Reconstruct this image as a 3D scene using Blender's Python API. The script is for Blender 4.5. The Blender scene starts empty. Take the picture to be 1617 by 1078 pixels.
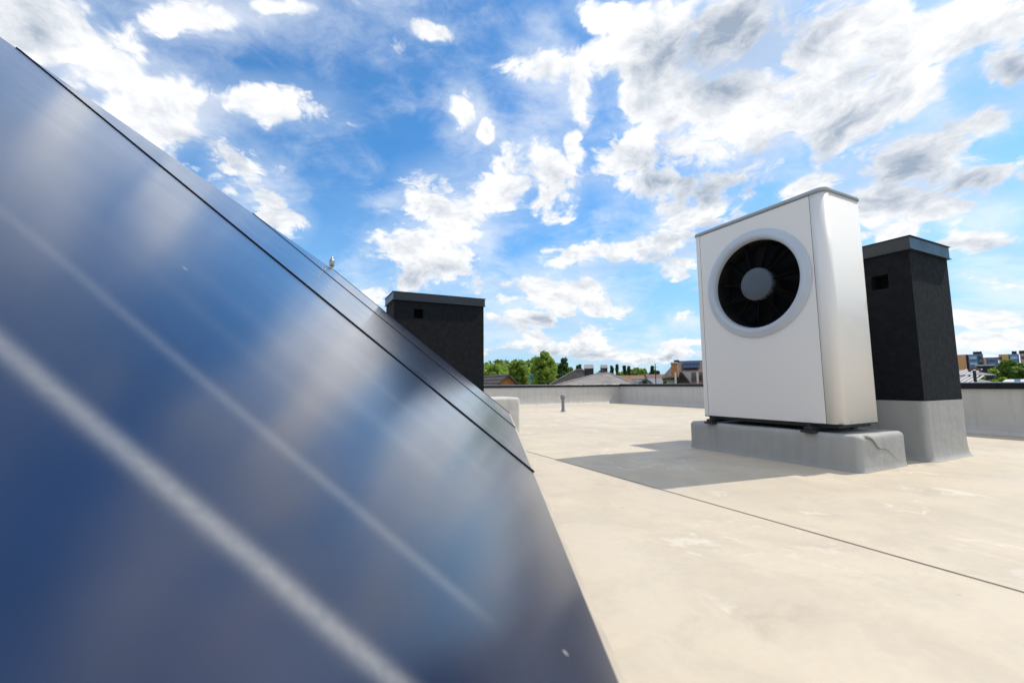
import bpy, bmesh, math, random
import numpy as np
from mathutils import Vector, Matrix, noise as mnoise
S = bpy.context.scene
R = math.radians

# ------------------------------------------------------------------ camera
CAM_H = 0.5
FPX, PITCH, ROLL = 680.0, R(5.65), R(0.5)
IW, IH = 1617.0, 1078.0
F = Vector((0, math.cos(PITCH), math.sin(PITCH)))
R0 = Vector((1, 0, 0)); U0 = Vector((0, -math.sin(PITCH), math.cos(PITCH)))
RT = R0 * math.cos(ROLL) - U0 * math.sin(ROLL)
UP = U0 * math.cos(ROLL) + R0 * math.sin(ROLL)
cd = bpy.data.cameras.new('camera'); cam = bpy.data.objects.new('camera', cd)
S.collection.objects.link(cam); S.camera = cam
cam.matrix_world = Matrix(((RT.x, UP.x, -F.x, 0), (RT.y, UP.y, -F.y, 0), (RT.z, UP.z, -F.z, CAM_H), (0, 0, 0, 1)))
cd.sensor_width = 36; cd.lens = 36 * FPX / IW; cd.clip_start = 0.02; cd.clip_end = 8000
cd.dof.use_dof = True; cd.dof.focus_distance = 2.7; cd.dof.aperture_fstop = 5.0

def ray(px, py):
    v = F * FPX + RT * (px - IW / 2) - UP * (py - IH / 2)
    return v.normalized()
def at(px, py, D):                       # point seen at a pixel of the photograph, D metres away (horizontally)
    d = ray(px, py); t = D / math.hypot(d.x, d.y)
    return Vector((0, 0, CAM_H)) + d * t

# ------------------------------------------------------------------ light
SUN_EL, SUN_AZ = R(52.9), R(71.0)         # azimuth from +Y towards +X
SUN = Vector((math.sin(SUN_AZ) * math.cos(SUN_EL), math.cos(SUN_AZ) * math.cos(SUN_EL), math.sin(SUN_EL)))
ld = bpy.data.lights.new('sun', 'SUN'); ld.energy = 2.75; ld.angle = R(0.53); ld.color = (1.0, 0.93, 0.82)
sun = bpy.data.objects.new('sun', ld); S.collection.objects.link(sun)
sun.rotation_euler = SUN.to_track_quat('Z', 'Y').to_euler(); sun.location = (0, 0, 30)

S.view_settings.view_transform = 'Standard'; S.view_settings.look = 'None'
S.view_settings.gamma = 1; S.view_settings.use_curve_mapping = False
S.view_settings.exposure = 0.35
try:
    S.cycles.use_denoising = True
    S.cycles.max_bounces = 8
except Exception: pass

# ------------------------------------------------------------------ node helpers
class NT:
    def __init__(s, tree): s.t = tree; s.n = tree.nodes; s.l = tree.links
    def new(s, typ, **kw):
        n = s.n.new(typ)
        for k, v in kw.items(): setattr(n, k, v)
        return n
    def put(s, sock, v):
        if hasattr(v, 'is_output') or isinstance(v, bpy.types.NodeSocket): s.l.new(v, sock)
        elif v is not None: sock.default_value = v
    def math(s, op, a, b=None, c=None, clamp=False):
        n = s.new('ShaderNodeMath', operation=op, use_clamp=clamp)
        s.put(n.inputs[0], a)
        if b is not None: s.put(n.inputs[1], b)
        if c is not None: s.put(n.inputs[2], c)
        return n.outputs[0]
    def vmath(s, op, a, b=None):
        n = s.new('ShaderNodeVectorMath', operation=op); s.put(n.inputs[0], a)
        if b is not None:
            if op == 'SCALE': s.put(n.inputs['Scale'], b)
            else: s.put(n.inputs[1], b)
        return n.outputs[0]
    def noise(s, vec, scale, detail=4, rough=0.5, dist=0.0, col=False, dims='3D'):
        n = s.new('ShaderNodeTexNoise', noise_dimensions=dims)
        if vec is not None: s.put(n.inputs['Vector'], vec)
        n.inputs['Scale'].default_value = scale; n.inputs['Detail'].default_value = detail
        n.inputs['Roughness'].default_value = rough; n.inputs['Distortion'].default_value = dist
        return n.outputs['Color'] if col else n.outputs[0]
    def ramp(s, v, a, b, lo=0.0, hi=1.0, smooth=True):
        n = s.new('ShaderNodeMapRange'); n.interpolation_type = 'SMOOTHSTEP' if smooth else 'LINEAR'
        n.clamp = True
        s.put(n.inputs[0], v); s.put(n.inputs[1], a); s.put(n.inputs[2], b); s.put(n.inputs[3], lo); s.put(n.inputs[4], hi)
        return n.outputs[0]
    def mix(s, f, a, b, mode='MIX'):
        n = s.new('ShaderNodeMix', data_type='RGBA', blend_type=mode)
        s.put(n.inputs[0], f)
        for i, v in ((6, a), (7, b)):
            if isinstance(v, (tuple, list)): v = (*v[:3], 1.0)
            s.put(n.inputs[i], v)
        return n.outputs[2]
    def mapping(s, vec, loc=(0, 0, 0), rot=(0, 0, 0), scale=(1, 1, 1), typ='POINT'):
        n = s.new('ShaderNodeMapping', vector_type=typ); s.put(n.inputs['Vector'], vec)
        n.inputs['Location'].default_value = loc; n.inputs['Rotation'].default_value = rot; n.inputs['Scale'].default_value = scale
        return n.outputs[0]
    def bump(s, h, strength=0.3, dist=0.01):
        n = s.new('ShaderNodeBump'); s.put(n.inputs['Height'], h)
        n.inputs['Strength'].default_value = strength; n.inputs['Distance'].default_value = dist
        return n.outputs[0]

# ------------------------------------------------------------------ world: sky and clouds in direction space
wd = bpy.data.worlds.new('World'); S.world = wd; wd.use_nodes = True
w = NT(wd.node_tree); w.n.clear()
out = w.new('ShaderNodeOutputWorld'); bg = w.new('ShaderNodeBackground')
w.l.new(bg.outputs[0], out.inputs[0])
SKY_STRENGTH = 0.15
bg.inputs[1].default_value = SKY_STRENGTH
sky = w.new('ShaderNodeTexSky', sky_type='NISHITA'); sky.sun_disc = False
sky.sun_elevation = SUN_EL; sky.sun_rotation = SUN_AZ
sky.air_density = 1.0; sky.dust_density = 0.6; sky.ozone_density = 2.5; sky.altitude = 100
tc = w.new('ShaderNodeTexCoord'); D = tc.outputs['Generated']
sep = w.new('ShaderNodeSeparateXYZ'); w.l.new(D, sep.inputs[0])
az = w.math('ARCTAN2', sep.outputs[0], sep.outputs[1]); el = w.math('ARCSINE', sep.outputs[2])
cmb = w.new('ShaderNodeCombineXYZ'); w.l.new(az, cmb.inputs[0]); w.l.new(el, cmb.inputs[1])
AE = cmb.outputs[0]
# cloud puff noise: stretched flatter and finer towards the horizon, where clouds are farther
k = w.math('DIVIDE', 1.5, w.math('ADD', w.math('MAXIMUM', sep.outputs[2], 0.0), 0.85))
kx = w.new('ShaderNodeCombineXYZ')
w.l.new(w.math('MULTIPLY', sep.outputs[0], k), kx.inputs[0]); w.l.new(w.math('MULTIPLY', sep.outputs[1], k), kx.inputs[1])
w.l.new(w.math('MULTIPLY', w.math('MULTIPLY', sep.outputs[2], k), 1.6), kx.inputs[2])
Q0 = kx.outputs[0]
wn = w.vmath('SUBTRACT', w.noise(Q0, 2.6, 5, 0.55, col=True), (0.5, 0.5, 0.5))
Q = w.vmath('ADD', Q0, w.vmath('SCALE', wn, 0.22))
warp = w.vmath('SCALE', wn, 0.11)
AEW = w.vmath('ADD', AE, warp)
def blob(px, py, rx, ry, rot=0.0, wt=1.0):
    d = ray(px, py); a0 = math.atan2(d.x, d.y); e0 = math.asin(d.z)
    c, s = math.cos(R(rot)), math.sin(R(rot))
    d2 = ray(px + rx * c, py + rx * s); d3 = ray(px - ry * s, py + ry * c)
    ax = (math.atan2(d2.x, d2.y) - a0, math.asin(d2.z) - e0); ay = (math.atan2(d3.x, d3.y) - a0, math.asin(d3.z) - e0)
    return (a0, e0, math.hypot(*ax), math.hypot(*ay), math.atan2(ax[1], ax[0]), wt)
BS = 2.05
def blob_field(bl, vec):
    acc = None
    for a0, e0, ra, rb, th, wt in bl:
        m = w.mapping(vec, (a0, e0, 0), (0, 0, th), (ra * BS, rb * BS, 1), 'TEXTURE')
        g = w.new('ShaderNodeTexGradient', gradient_type='SPHERICAL'); w.l.new(m, g.inputs[0])
        v = g.outputs['Fac']
        if wt != 1.0: v = w.math('MULTIPLY', v, wt)
        if acc is None: acc = v
        else:
            n = w.new('ShaderNodeMath', operation='SMOOTH_MAX'); w.l.new(acc, n.inputs[0]); w.l.new(v, n.inputs[1]); n.inputs[2].default_value = 0.12
            acc = n.outputs[0]
    return acc
CL = [(40, 40, 150, 80), (150, 75, 90, 60), (185, 100, 50, 34), (330, 20, 90, 30), (440, 4, 60, 18), (215, 195, 90, 55), (285, 170, 60, 50),
      (430, 165, 100, 34, 5), (330, 160, 60, 30), (395, 280, 60, 42, 30), (430, 330, 50, 32, 20), (690, 44, 34, 12, 15), (735, 160, 24, 32, -20),
      (766, 210, 13, 18), (866, 105, 56, 30, -12), (915, 160, 22, 55, -10), (905, 245, 18, 30), (780, 300, 70, 46, -25), (720, 330, 70, 52), (660, 385, 70, 46, -20),
      (700, 420, 66, 44), (640, 450, 60, 26, -8), (865, 285, 40, 52, 15), (950, 12, 40, 22),
      (1040, 90, 80, 60), (1140, 50, 110, 62), (1060, 150, 70, 50, -20), (1000, 240, 78, 40, -20), (1100, 230, 110, 50, -12), (1060, 285, 120, 30, -4),
      (1220, 190, 100, 56, -30), (1290, 90, 120, 70, -20), (1330, 210, 90, 60), (1420, 150, 110, 70, -20), (1500, 40, 110, 60, -20), (1590, 90, 80, 70, -20),
      (1560, 190, 110, 46, -10), (1470, 250, 120, 50, -15), (1560, 280, 110, 42, -10), (1420, 320, 110, 38, -8),
      (900, 405, 46, 20, -8), (890, 470, 80, 30, -8), (850, 505, 62, 18, -4), (960, 495, 40, 16), (1010, 392, 66, 20, -12), (1120, 345, 90, 30, -12), (1080, 418, 44, 14, -8), (1085, 495, 22, 14),
      (1555, 388, 76, 20, -6), (1410, 375, 56, 22), (1570, 528, 80, 16), (1600, 450, 110, 9, 2, .8), (870, 552, 130, 13, 0), (1010, 556, 90, 10), (790, 556, 80, 12), (1560, 560, 90, 9), (1090, 540, 60, 10), (810, 548, 60, 15), (930, 545, 70, 16), (1050, 560, 70, 13), (720, 540, 60, 16), (1180, 150, 120, 60, -25), (1390, 50, 90, 60), (1480, 330, 90, 30, -8), (1590, 30, 60, 40), (1290, 300, 60, 26, -10), (1530, 500, 90, 10)]
DK = [(1150, 55, 110, 45, -8), (1060, 292, 130, 26, -3), (1330, 190, 34, 80, 25, .7), (1420, 275, 110, 36, -8), (1590, 120, 70, 50, -30), (1545, 290, 110, 26, -10),
      (660, 440, 80, 16, -8, .7), (860, 515, 70, 13, 0), (1020, 410, 70, 9, -12), (80, 120, 90, 50, 0, .5), (1110, 365, 70, 10, -12), (20, 40, 80, 60, 0, .5),
      (400, 190, 100, 18, 5, .5), (900, 565, 200, 8), (1560, 400, 80, 8), (1190, 245, 70, 26, -30, .7)]
rnd = random.Random(5); bl_extra = []
bl = [blob(*b) for b in CL]; dk = [blob(b[0], b[1], b[2] * (1.35 if b[0] > 950 else 1.0), b[3] * (1.35 if b[0] > 950 else 1.0), *b[4:]) for b in DK]
# broken cumulus goes on unseen, denser for white fill, cleared overhead for blue reflections
for i in range(44):
    a = rnd.uniform(-math.pi, math.pi); e = abs(rnd.gauss(0, 0.55)) + 0.06
    if abs(a) < R(56) and e < R(66): continue
    if e > 1.35: continue
    sc = 0.08 + 0.28 * e
    bl.append((a, e, sc * rnd.uniform(.8, 1.7) / max(.4, math.cos(e)), sc * rnd.uniform(.4, .8), rnd.uniform(-.4, .4), 1.0))
    bl_extra.append(bl[-1])
    if i % 3 == 0: dk.append((a, e - sc * .3, sc * .8 / max(.4, math.cos(e)), sc * .3, 0, 1.0))
WS = [(1180, 130, 300, 140, -20), (1450, 230, 260, 160, -15), (1560, 60, 160, 120), (690, 370, 130, 70, -20), (900, 470, 150, 60), (1050, 380, 160, 60, -10), (880, 150, 70, 120), (100, 90, 150, 70, 20), (330, 180, 150, 40), (400, 300, 60, 40),
      (950, 545, 330, 40), (1540, 530, 140, 50), (1560, 450, 130, 60), (1570, 540, 120, 24), (1560, 340, 120, 60), (330, 10, 90, 26), (560, 420, 60, 60), (740, 180, 60, 70), (730, 520, 160, 40)]
ws = blob_field([blob(*b) for b in WS] + [(b[0], b[1], b[2] * 1.4, b[3] * 1.6, b[4], 1.0) for b in bl_extra], AEW)
mask = blob_field(bl, AEW); dmask = blob_field(dk, AEW)
fb = w.noise(Q, 4.6, 9, 0.56)
vor = w.new('ShaderNodeTexVoronoi', feature='SMOOTH_F1'); w.l.new(w.vmath('ADD', Q, w.vmath('SCALE', w.noise(Q, 9.0, 3, 0.5, col=True), 0.10)), vor.inputs['Vector']); vor.inputs['Scale'].default_value = 8.0
vor.inputs['Detail'].default_value = 3.0; vor.inputs['Roughness'].default_value = 0.55; vor.inputs['Lacunarity'].default_value = 2.3; vor.inputs['Smoothness'].default_value = 0.25
puff = w.math('SUBTRACT', 0.45, vor.outputs['Distance'])
finen = w.noise(Q, 17.0, 8, 0.62)
detail = w.math('ADD', w.math('MULTIPLY', w.math('SUBTRACT', fb, 0.5), 2.0), w.math('ADD', w.math('MULTIPLY', puff, 1.15), w.math('MULTIPLY', w.math('SUBTRACT', finen, 0.5), 0.65)))
dens = w.math('ADD', w.math('MULTIPLY', mask, 2.0), w.math('MULTIPLY', detail, w.ramp(mask, 0.0, 0.25, 0.45, 1.0)))
alpha = w.ramp(dens, 0.26, 0.76)
alpha = w.math('MULTIPLY', alpha, w.ramp(mask, 0.02, 0.14))
# thin veil of high cloud
Qs = w.mapping(Q0, (3, 1, 0), (0, 0, 0.5), (1.0, 1.5, 1.3))
veil = w.ramp(w.noise(Qs, 1.7, 5, 0.5, 0.2), 0.48, 0.88, 0.0, 0.18)
hz = w.ramp(sep.outputs[2], 0.0, 0.42, 0.82, 0.0)
halo = w.math('MULTIPLY', w.ramp(mask, 0.0, 0.6, 0.0, 0.35), w.ramp(fb, 0.35, 0.65, 0.5, 1.0))
# relief: compare the density with the density a little towards the sun
Qsun = w.vmath('ADD', Q, (SUN.x * 0.045, SUN.y * 0.02, SUN.z * 0.06))
fb2 = w.noise(Qsun, 5.0, 6, 0.60)
rel = w.math('SUBTRACT', w.noise(Q, 5.0, 6, 0.60), fb2)
rel2 = w.math('SUBTRACT', w.noise(Q, 13.0, 6, 0.62), w.noise(w.vmath('ADD', Q, (SUN.x * 0.018, SUN.y * 0.01, SUN.z * 0.028)), 13.0, 6, 0.62))
rel = w.math('ADD', rel, w.math('MULTIPLY', rel2, 0.55))
thick = w.ramp(dens, 0.8, 2.6)
soft = w.noise(Q, 3.0, 5, 0.5)
dkf = w.ramp(w.math('ADD', dmask, w.math('MULTIPLY', w.math('SUBTRACT', soft, .5), 0.9)), -0.05, 1.0)
shade = w.math('ADD', w.math('MULTIPLY', thick, 0.22), w.math('MULTIPLY', dkf, w.ramp(dens, 0.3, 1.7, 0.3, 0.80)))
shade = w.math('SUBTRACT', w.math('ADD', shade, 0.16), w.math('MULTIPLY', rel, 1.7), clamp=True)
wis = w.noise(w.mapping(Q, rot=(0, 0, 0.4), scale=(1, 1.3, 1.6)), 3.6, 9, 0.62)
wisp = w.math('MULTIPLY', w.ramp(w.math('ADD', ws, w.math('MULTIPLY', w.math('SUBTRACT', wis, 0.5), 2.6)), 0.22, 1.15), 0.62)
wisp = w.math('MULTIPLY', wisp, w.ramp(ws, 0.0, 0.25))
CB = 1.0 / SKY_STRENGTH
ccol = w.mix(shade, (0.89 * CB, 0.89 * CB, 0.89 * CB), (0.29 * CB, 0.355 * CB, 0.45 * CB))
hs = w.new('ShaderNodeHueSaturation'); w.l.new(sky.outputs[0], hs.inputs['Color']); hs.inputs['Saturation'].default_value = 1.12; hs.inputs['Value'].default_value = 1.0
skyc = w.mix(1.0, hs.outputs[0], (0.42, 0.84, 1.02), 'MULTIPLY')
skyc = w.mix(hz, skyc, (0.36 * CB, 0.53 * CB, 0.72 * CB))
skyc = w.mix(w.math('MAXIMUM', veil, halo), skyc, (0.60 * CB, 0.69 * CB, 0.79 * CB))
skyc = w.mix(wisp, skyc, w.mix(w.math('MULTIPLY', dkf, 0.8), (0.78 * CB, 0.81 * CB, 0.85 * CB), (0.40 * CB, 0.46 * CB, 0.55 * CB)))
skyc = w.mix(alpha, skyc, ccol)
w.l.new(skyc, bg.inputs[0])
wd.cycles.sampling_method = 'MANUAL'; wd.cycles.sample_map_resolution = 512

# ------------------------------------------------------------------ materials
MATS = {}
def mat(name, color, rough=0.6, metal=0.0, var=0.0, vscale=5.0, bump=0.0, bscale=60.0, spec=None, coat=0.0, color2=None, stretch=(1, 1, 1), bdist=0.004):
    if name in MATS: return MATS[name]
    m = bpy.data.materials.new(name); m.use_nodes = True
    t = NT(m.node_tree); p = t.n['Principled BSDF']
    p.inputs['Base Color'].default_value = (*color, 1); p.inputs['Roughness'].default_value = rough; p.inputs['Metallic'].default_value = metal
    if spec is not None: p.inputs['Specular IOR Level'].default_value = spec
    if coat: p.inputs['Coat Weight'].default_value = coat; p.inputs['Coat Roughness'].default_value = 0.08
    c = t.new('ShaderNodeTexCoord').outputs['Object']
    if stretch != (1, 1, 1): c = t.mapping(c, scale=stretch)
    if var or color2:
        f = t.ramp(t.noise(c, vscale, 6, 0.6), 0.3, 0.7)
        c2 = color2 or tuple(x * (1 - var) for x in color)
        t.l.new(t.mix(f, color, c2), p.inputs['Base Color'])
        t.l.new(t.ramp(t.noise(c, vscale * 1.7, 4, 0.6), 0.3, 0.7, rough * 0.85, min(1, rough * 1.15)), p.inputs['Roughness'])
    if bump:
        t.l.new(t.bump(t.noise(c, bscale, 5, 0.6), bump, bdist), p.inputs['Normal'])
    MATS[name] = m; return m

M_white = mat('white_powder_coat', (0.83, 0.80, 0.76), 0.42, bump=0.05, bscale=500, spec=0.35)
M_lid = mat('grey_lid', (0.42, 0.47, 0.54), 0.4, var=0.08)
M_ring = mat('grey_fan_ring', (0.52, 0.57, 0.64), 0.38, var=0.05)
M_hub = mat('hub_plastic', (0.075, 0.095, 0.12), 0.5, var=0.1)
M_black = mat('black_plastic', (0.012, 0.012, 0.014), 0.45)
M_vane = mat('vane_plastic', (0.002, 0.0025, 0.0035), 0.6, spec=0.15)
M_rail = mat('black_steel', (0.015, 0.015, 0.016), 0.5, bump=0.1)
M_screw = mat('zinc', (0.5, 0.5, 0.5), 0.35, metal=1.0)
M_plaster = mat('black_render', (0.007, 0.009, 0.012), 0.92, color2=(0.011, 0.013, 0.017), vscale=14, bump=1.0, bscale=170, bdist=0.006, spec=0.2)
M_inside = mat('dark_flue', (0.004, 0.003, 0.003), 0.9)
M_cap = mat('cap_sheet_metal', (0.022, 0.028, 0.036), 0.38, metal=0.0, var=0.15, vscale=6, spec=0.5)
M_cope = mat('coping_metal', (0.006, 0.009, 0.013), 0.35, var=0.15, vscale=3, spec=0.4)
M_copetop = M_cope
M_gasket = mat('rubber_gasket', (0.012, 0.013, 0.015), 0.8, spec=0.1)
M_alu = mat('weathered_aluminium', (0.30, 0.27, 0.23), 0.5, metal=0.6, var=0.15, vscale=20)
M_trim = mat('cream_trim', (0.50, 0.43, 0.34), 0.5, var=0.2, vscale=12)
M_pipe = mat('pipe_plastic', (0.22, 0.23, 0.25), 0.5, var=0.1)
M_brass = mat('nickel_fitting', (0.42, 0.40, 0.36), 0.32, metal=0.9, var=0.2, vscale=60)

def membrane(name, col, dark, streak=0.35):
    m = bpy.data.materials.new(name); m.use_nodes = True; t = NT(m.node_tree); p = t.n['Principled BSDF']
    c = t.new('ShaderNodeTexCoord').outputs['Object']
    s = t.noise(t.mapping(c, scale=(9, 9, 0.9)), 2.2, 7, 0.65)
    f = t.ramp(s, 0.38, 0.72, 0, streak)
    a = t.mix(f, col, dark)
    g = t.ramp(t.noise(c, 14, 6, 0.65), 0.35, 0.75, 0, 0.25)
    a = t.mix(g, a, tuple(x * 0.86 for x in col))
    t.l.new(a, p.inputs['Base Color']); p.inputs['Roughness'].default_value = 0.72
    h = t.math('ADD', t.noise(c, 7, 5, 0.55), t.math('MULTIPLY', t.noise(c, 90, 4, 0.6), 0.10))
    t.l.new(t.bump(h, 0.35, 0.03), p.inputs['Normal'])
    return m
M_memb = membrane('roof_membrane_upstand', (0.57, 0.545, 0.51), (0.35, 0.34, 0.32))
M_memb2 = membrane('roof_membrane_plinth', (0.40, 0.395, 0.375), (0.27, 0.265, 0.25))

# floor: cream liquid-applied membrane with chalky stains, puddle rings and dirt
m = bpy.data.materials.new('roof_membrane_floor'); m.use_nodes = True; t = NT(m.node_tree); p = t.n['Principled BSDF']
c = t.new('ShaderNodeTexCoord').outputs['Object']
cw = t.vmath('ADD', c, t.vmath('SCALE', t.vmath('SUBTRACT', t.noise(c, 1.3, 4, 0.6, col=True), (0.5, 0.5, 0.5)), 0.5))
base = t.mix(t.ramp(t.noise(c, 0.55, 5, 0.55), 0.3, 0.7), (0.62, 0.535, 0.415), (0.55, 0.475, 0.37))
mott = t.ramp(t.noise(cw, 3.2, 8, 0.66), 0.40, 0.64, 0, 0.5)
base = t.mix(mott, base, (0.46, 0.40, 0.32))
fine = t.ramp(t.noise(c, 38, 6, 0.7), 0.4, 0.8, 0, 0.28)
base = t.mix(fine, base, (0.44, 0.40, 0.34))
# chalky white edges of dried puddles
n1 = t.noise(cw, 1.9, 6, 0.62)
rim = t.math('SUBTRACT', 1.0, t.math('MULTIPLY', t.math('ABSOLUTE', t.math('SUBTRACT', n1, 0.56)), 38.0), clamp=True)
rim = t.math('MULTIPLY', rim, t.ramp(t.noise(c, 2.7, 5, 0.6), 0.50, 0.64))
base = t.mix(t.math('MULTIPLY', rim, 0.6), base, (0.78, 0.72, 0.62))
pat = t.math('MULTIPLY', t.ramp(t.noise(cw, 6.5, 8, 0.7), 0.54, 0.66), t.ramp(t.noise(c, 0.8, 3, 0.5), 0.46, 0.62))
base = t.mix(t.math('MULTIPLY', pat, 0.5), base, (0.74, 0.68, 0.58))
dirt = t.math('MULTIPLY', t.ramp(t.noise(cw, 2.4, 8, 0.66), 0.58, 0.74), 0.42)
base = t.mix(dirt, base, (0.33, 0.28, 0.215))
spk = t.new('ShaderNodeTexVoronoi', feature='F1'); t.l.new(c, spk.inputs['Vector']); spk.inputs['Scale'].default_value = 7.0
base = t.mix(t.ramp(spk.outputs['Distance'], 0.035, 0.06, 0.5, 0.0), base, (0.30, 0.25, 0.19))
t.l.new(base, p.inputs['Base Color'])
t.l.new(t.ramp(t.noise(cw, 3, 4, 0.5), 0.3, 0.7, 0.5, 0.8), p.inputs['Roughness']); p.inputs['Specular IOR Level'].default_value = 0.35
h = t.math('ADD', t.math('MULTIPLY', t.noise(c, 2.4, 5, 0.5), 1.0), t.math('MULTIPLY', t.noise(c, 60, 5, 0.6), 0.045))
t.l.new(t.bump(h, 0.35, 0.03), p.inputs['Normal'])
M_floor = m

# collector glass: dark selective-blue absorber under hazy solar glass, pale streaks down the slope
m = bpy.data.materials.new('collector_glass'); m.use_nodes = True; t = NT(m.node_tree); p = t.n['Principled BSDF']
c = t.new('ShaderNodeTexCoord').outputs['Object']
sp = t.new('ShaderNodeSeparateXYZ'); t.l.new(c, sp.inputs[0])
cb = t.mapping(c, scale=(1.0, 1.0, 1.0))
blue = t.mix(t.ramp(t.noise(t.mapping(c, scale=(6, .8, 1)), 1.5, 3, 0.5), 0.3, 0.7), (0.0003, 0.006, 0.032), (0.0005, 0.009, 0.046))
# pale streaks: soft lines down the slope (object x = along the row, y = up the slope)
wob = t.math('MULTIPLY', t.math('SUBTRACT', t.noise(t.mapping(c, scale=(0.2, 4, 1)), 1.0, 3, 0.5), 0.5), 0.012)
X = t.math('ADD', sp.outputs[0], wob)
streaks = None
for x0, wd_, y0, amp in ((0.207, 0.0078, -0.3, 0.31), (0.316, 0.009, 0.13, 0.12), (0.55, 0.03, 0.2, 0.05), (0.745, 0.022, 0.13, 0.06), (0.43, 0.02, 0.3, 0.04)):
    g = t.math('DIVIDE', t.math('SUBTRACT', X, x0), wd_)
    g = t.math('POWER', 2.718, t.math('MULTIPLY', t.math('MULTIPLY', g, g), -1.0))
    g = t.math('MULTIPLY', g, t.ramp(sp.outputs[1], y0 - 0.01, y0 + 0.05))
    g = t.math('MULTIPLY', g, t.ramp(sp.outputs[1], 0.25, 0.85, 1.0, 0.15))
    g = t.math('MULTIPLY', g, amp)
    streaks = g if streaks is None else t.math('ADD', streaks, g)
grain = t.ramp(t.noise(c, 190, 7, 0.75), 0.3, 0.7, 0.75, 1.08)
streaks = t.math('MULTIPLY', streaks, grain)
film = t.ramp(t.noise(c, 3.5, 7, 0.62), 0.35, 0.75, 0.0, 0.003)
film = t.math('ADD', film, t.ramp(t.noise(t.mapping(c, scale=(22, 1.0, 1)), 1.0, 5, 0.6), 0.45, 0.8, 0, 0.004))
spk = t.new('ShaderNodeTexVoronoi', feature='F1'); t.l.new(c, spk.inputs['Vector']); spk.inputs['Scale'].default_value = 16.0
spots = t.math('MULTIPLY', t.ramp(spk.outputs['Distance'], 0.03, 0.07, 0.5, 0.0), t.ramp(t.noise(c, 9, 2), 0.5, 0.6))
dust_and_streaks = t.math('ADD', t.math('ADD', streaks, film), spots, clamp=True)
t.l.new(t.mix(dust_and_streaks, blue, (0.55, 0.54, 0.50)), p.inputs['Base Color'])
t.l.new(t.math('ADD', t.ramp(t.noise(c, 5, 5, 0.6), 0.3, 0.7, 0.17, 0.24), t.math('MULTIPLY', streaks, 0.3)), p.inputs['Roughness'])
p.inputs['IOR'].default_value = 1.45; p.inputs['Specular IOR Level'].default_value = 0.05
h = t.math('ADD', t.noise(c, 420, 3, 0.6), t.math('MULTIPLY', t.noise(t.mapping(c, scale=(30, 1.2, 1)), 1.0, 3, 0.5), 0.4))
t.l.new(t.bump(h, 0.06, 0.002), p.inputs['Normal'])
p.inputs['Coat Weight'].default_value = 1.0; p.inputs['Coat Roughness'].default_value = 0.19; p.inputs['Coat IOR'].default_value = 1.7
p.inputs['Sheen Weight'].default_value = 0.02; p.inputs['Sheen Roughness'].default_value = 0.14; p.inputs['Sheen Tint'].default_value = (0.95, 0.97, 1.0, 1)
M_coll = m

# ------------------------------------------------------------------ mesh helpers
COL = S.collection
def mesh_obj(name, me, material, parent=None, loc=None, rotz=None, smooth=False):
    o = bpy.data.objects.new(name, me); COL.objects.link(o)
    for mm in (material if isinstance(material, (list, tuple)) else [material]): me.materials.append(mm)
    if parent is not None: o.parent = parent
    if loc is not None: o.location = loc
    if rotz is not None: o.rotation_euler = (0, 0, rotz)
    if smooth:
        for pl in me.polygons: pl.use_smooth = True
    return o
def obj(name, bm, material, parent=None, loc=None, rotz=None, smooth=False, weighted=False):
    me = bpy.data.meshes.new(name); bmesh.ops.recalc_face_normals(bm, faces=bm.faces); bm.to_mesh(me); bm.free()
    o = mesh_obj(name, me, material, parent, loc, rotz, smooth or weighted)
    if weighted:
        o.modifiers.new('weighted_normals', 'WEIGHTED_NORMAL').keep_sharp = True
    return o
def tag(o, label=None, cat=None, group=None, kind=None):
    if label: o['label'] = label
    if cat: o['category'] = cat
    if group: o['group'] = group
    if kind: o['kind'] = kind
    return o
def thing(name, label, cat, loc=(0, 0, 0), rotz=0.0, group=None):
    o = bpy.data.objects.new(name, None); COL.objects.link(o); o.location = loc; o.rotation_euler = (0, 0, rotz)
    o.empty_display_size = 0.2
    return tag(o, label, cat, group)
def box(bm, x0, x1, y0, y1, z0, z1, bev=0.0, seg=2):
    r = bmesh.ops.create_cube(bm, size=1.0)
    vs = r['verts']
    bmesh.ops.scale(bm, vec=(x1 - x0, y1 - y0, z1 - z0), verts=vs)
    bmesh.ops.translate(bm, vec=((x0 + x1) / 2, (y0 + y1) / 2, (z0 + z1) / 2), verts=vs)
    if bev:
        es = list({e for v in vs for e in v.link_edges})
        bmesh.ops.bevel(bm, geom=es, offset=bev, segments=seg, affect='EDGES', profile=0.5)
    return bm
def B(*a, **k): return box(bmesh.new(), *a, **k)
def lathe(bm, prof, axis_o=(0, 0, 0), ax='Z', n=48, closed=False):
    rings = []
    for r, z in prof:
        ring = []
        for i in range(n):
            a = 2 * math.pi * i / n
            if ax == 'Z': co = (r * math.cos(a), r * math.sin(a), z)
            else: co = (z, r * math.cos(a), r * math.sin(a))
            ring.append(bm.verts.new(Vector(co) + Vector(axis_o)))
        rings.append(ring)
    for q in range(len(rings) - 1 + (1 if closed else 0)):
        A, Bq = rings[q], rings[(q + 1) % len(rings)]
        for i in range(n):
            j = (i + 1) % n
            bm.faces.new((A[i], A[j], Bq[j], Bq[i]))
    return rings
def cap_ring(bm, ring): bm.faces.new(ring)
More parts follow.
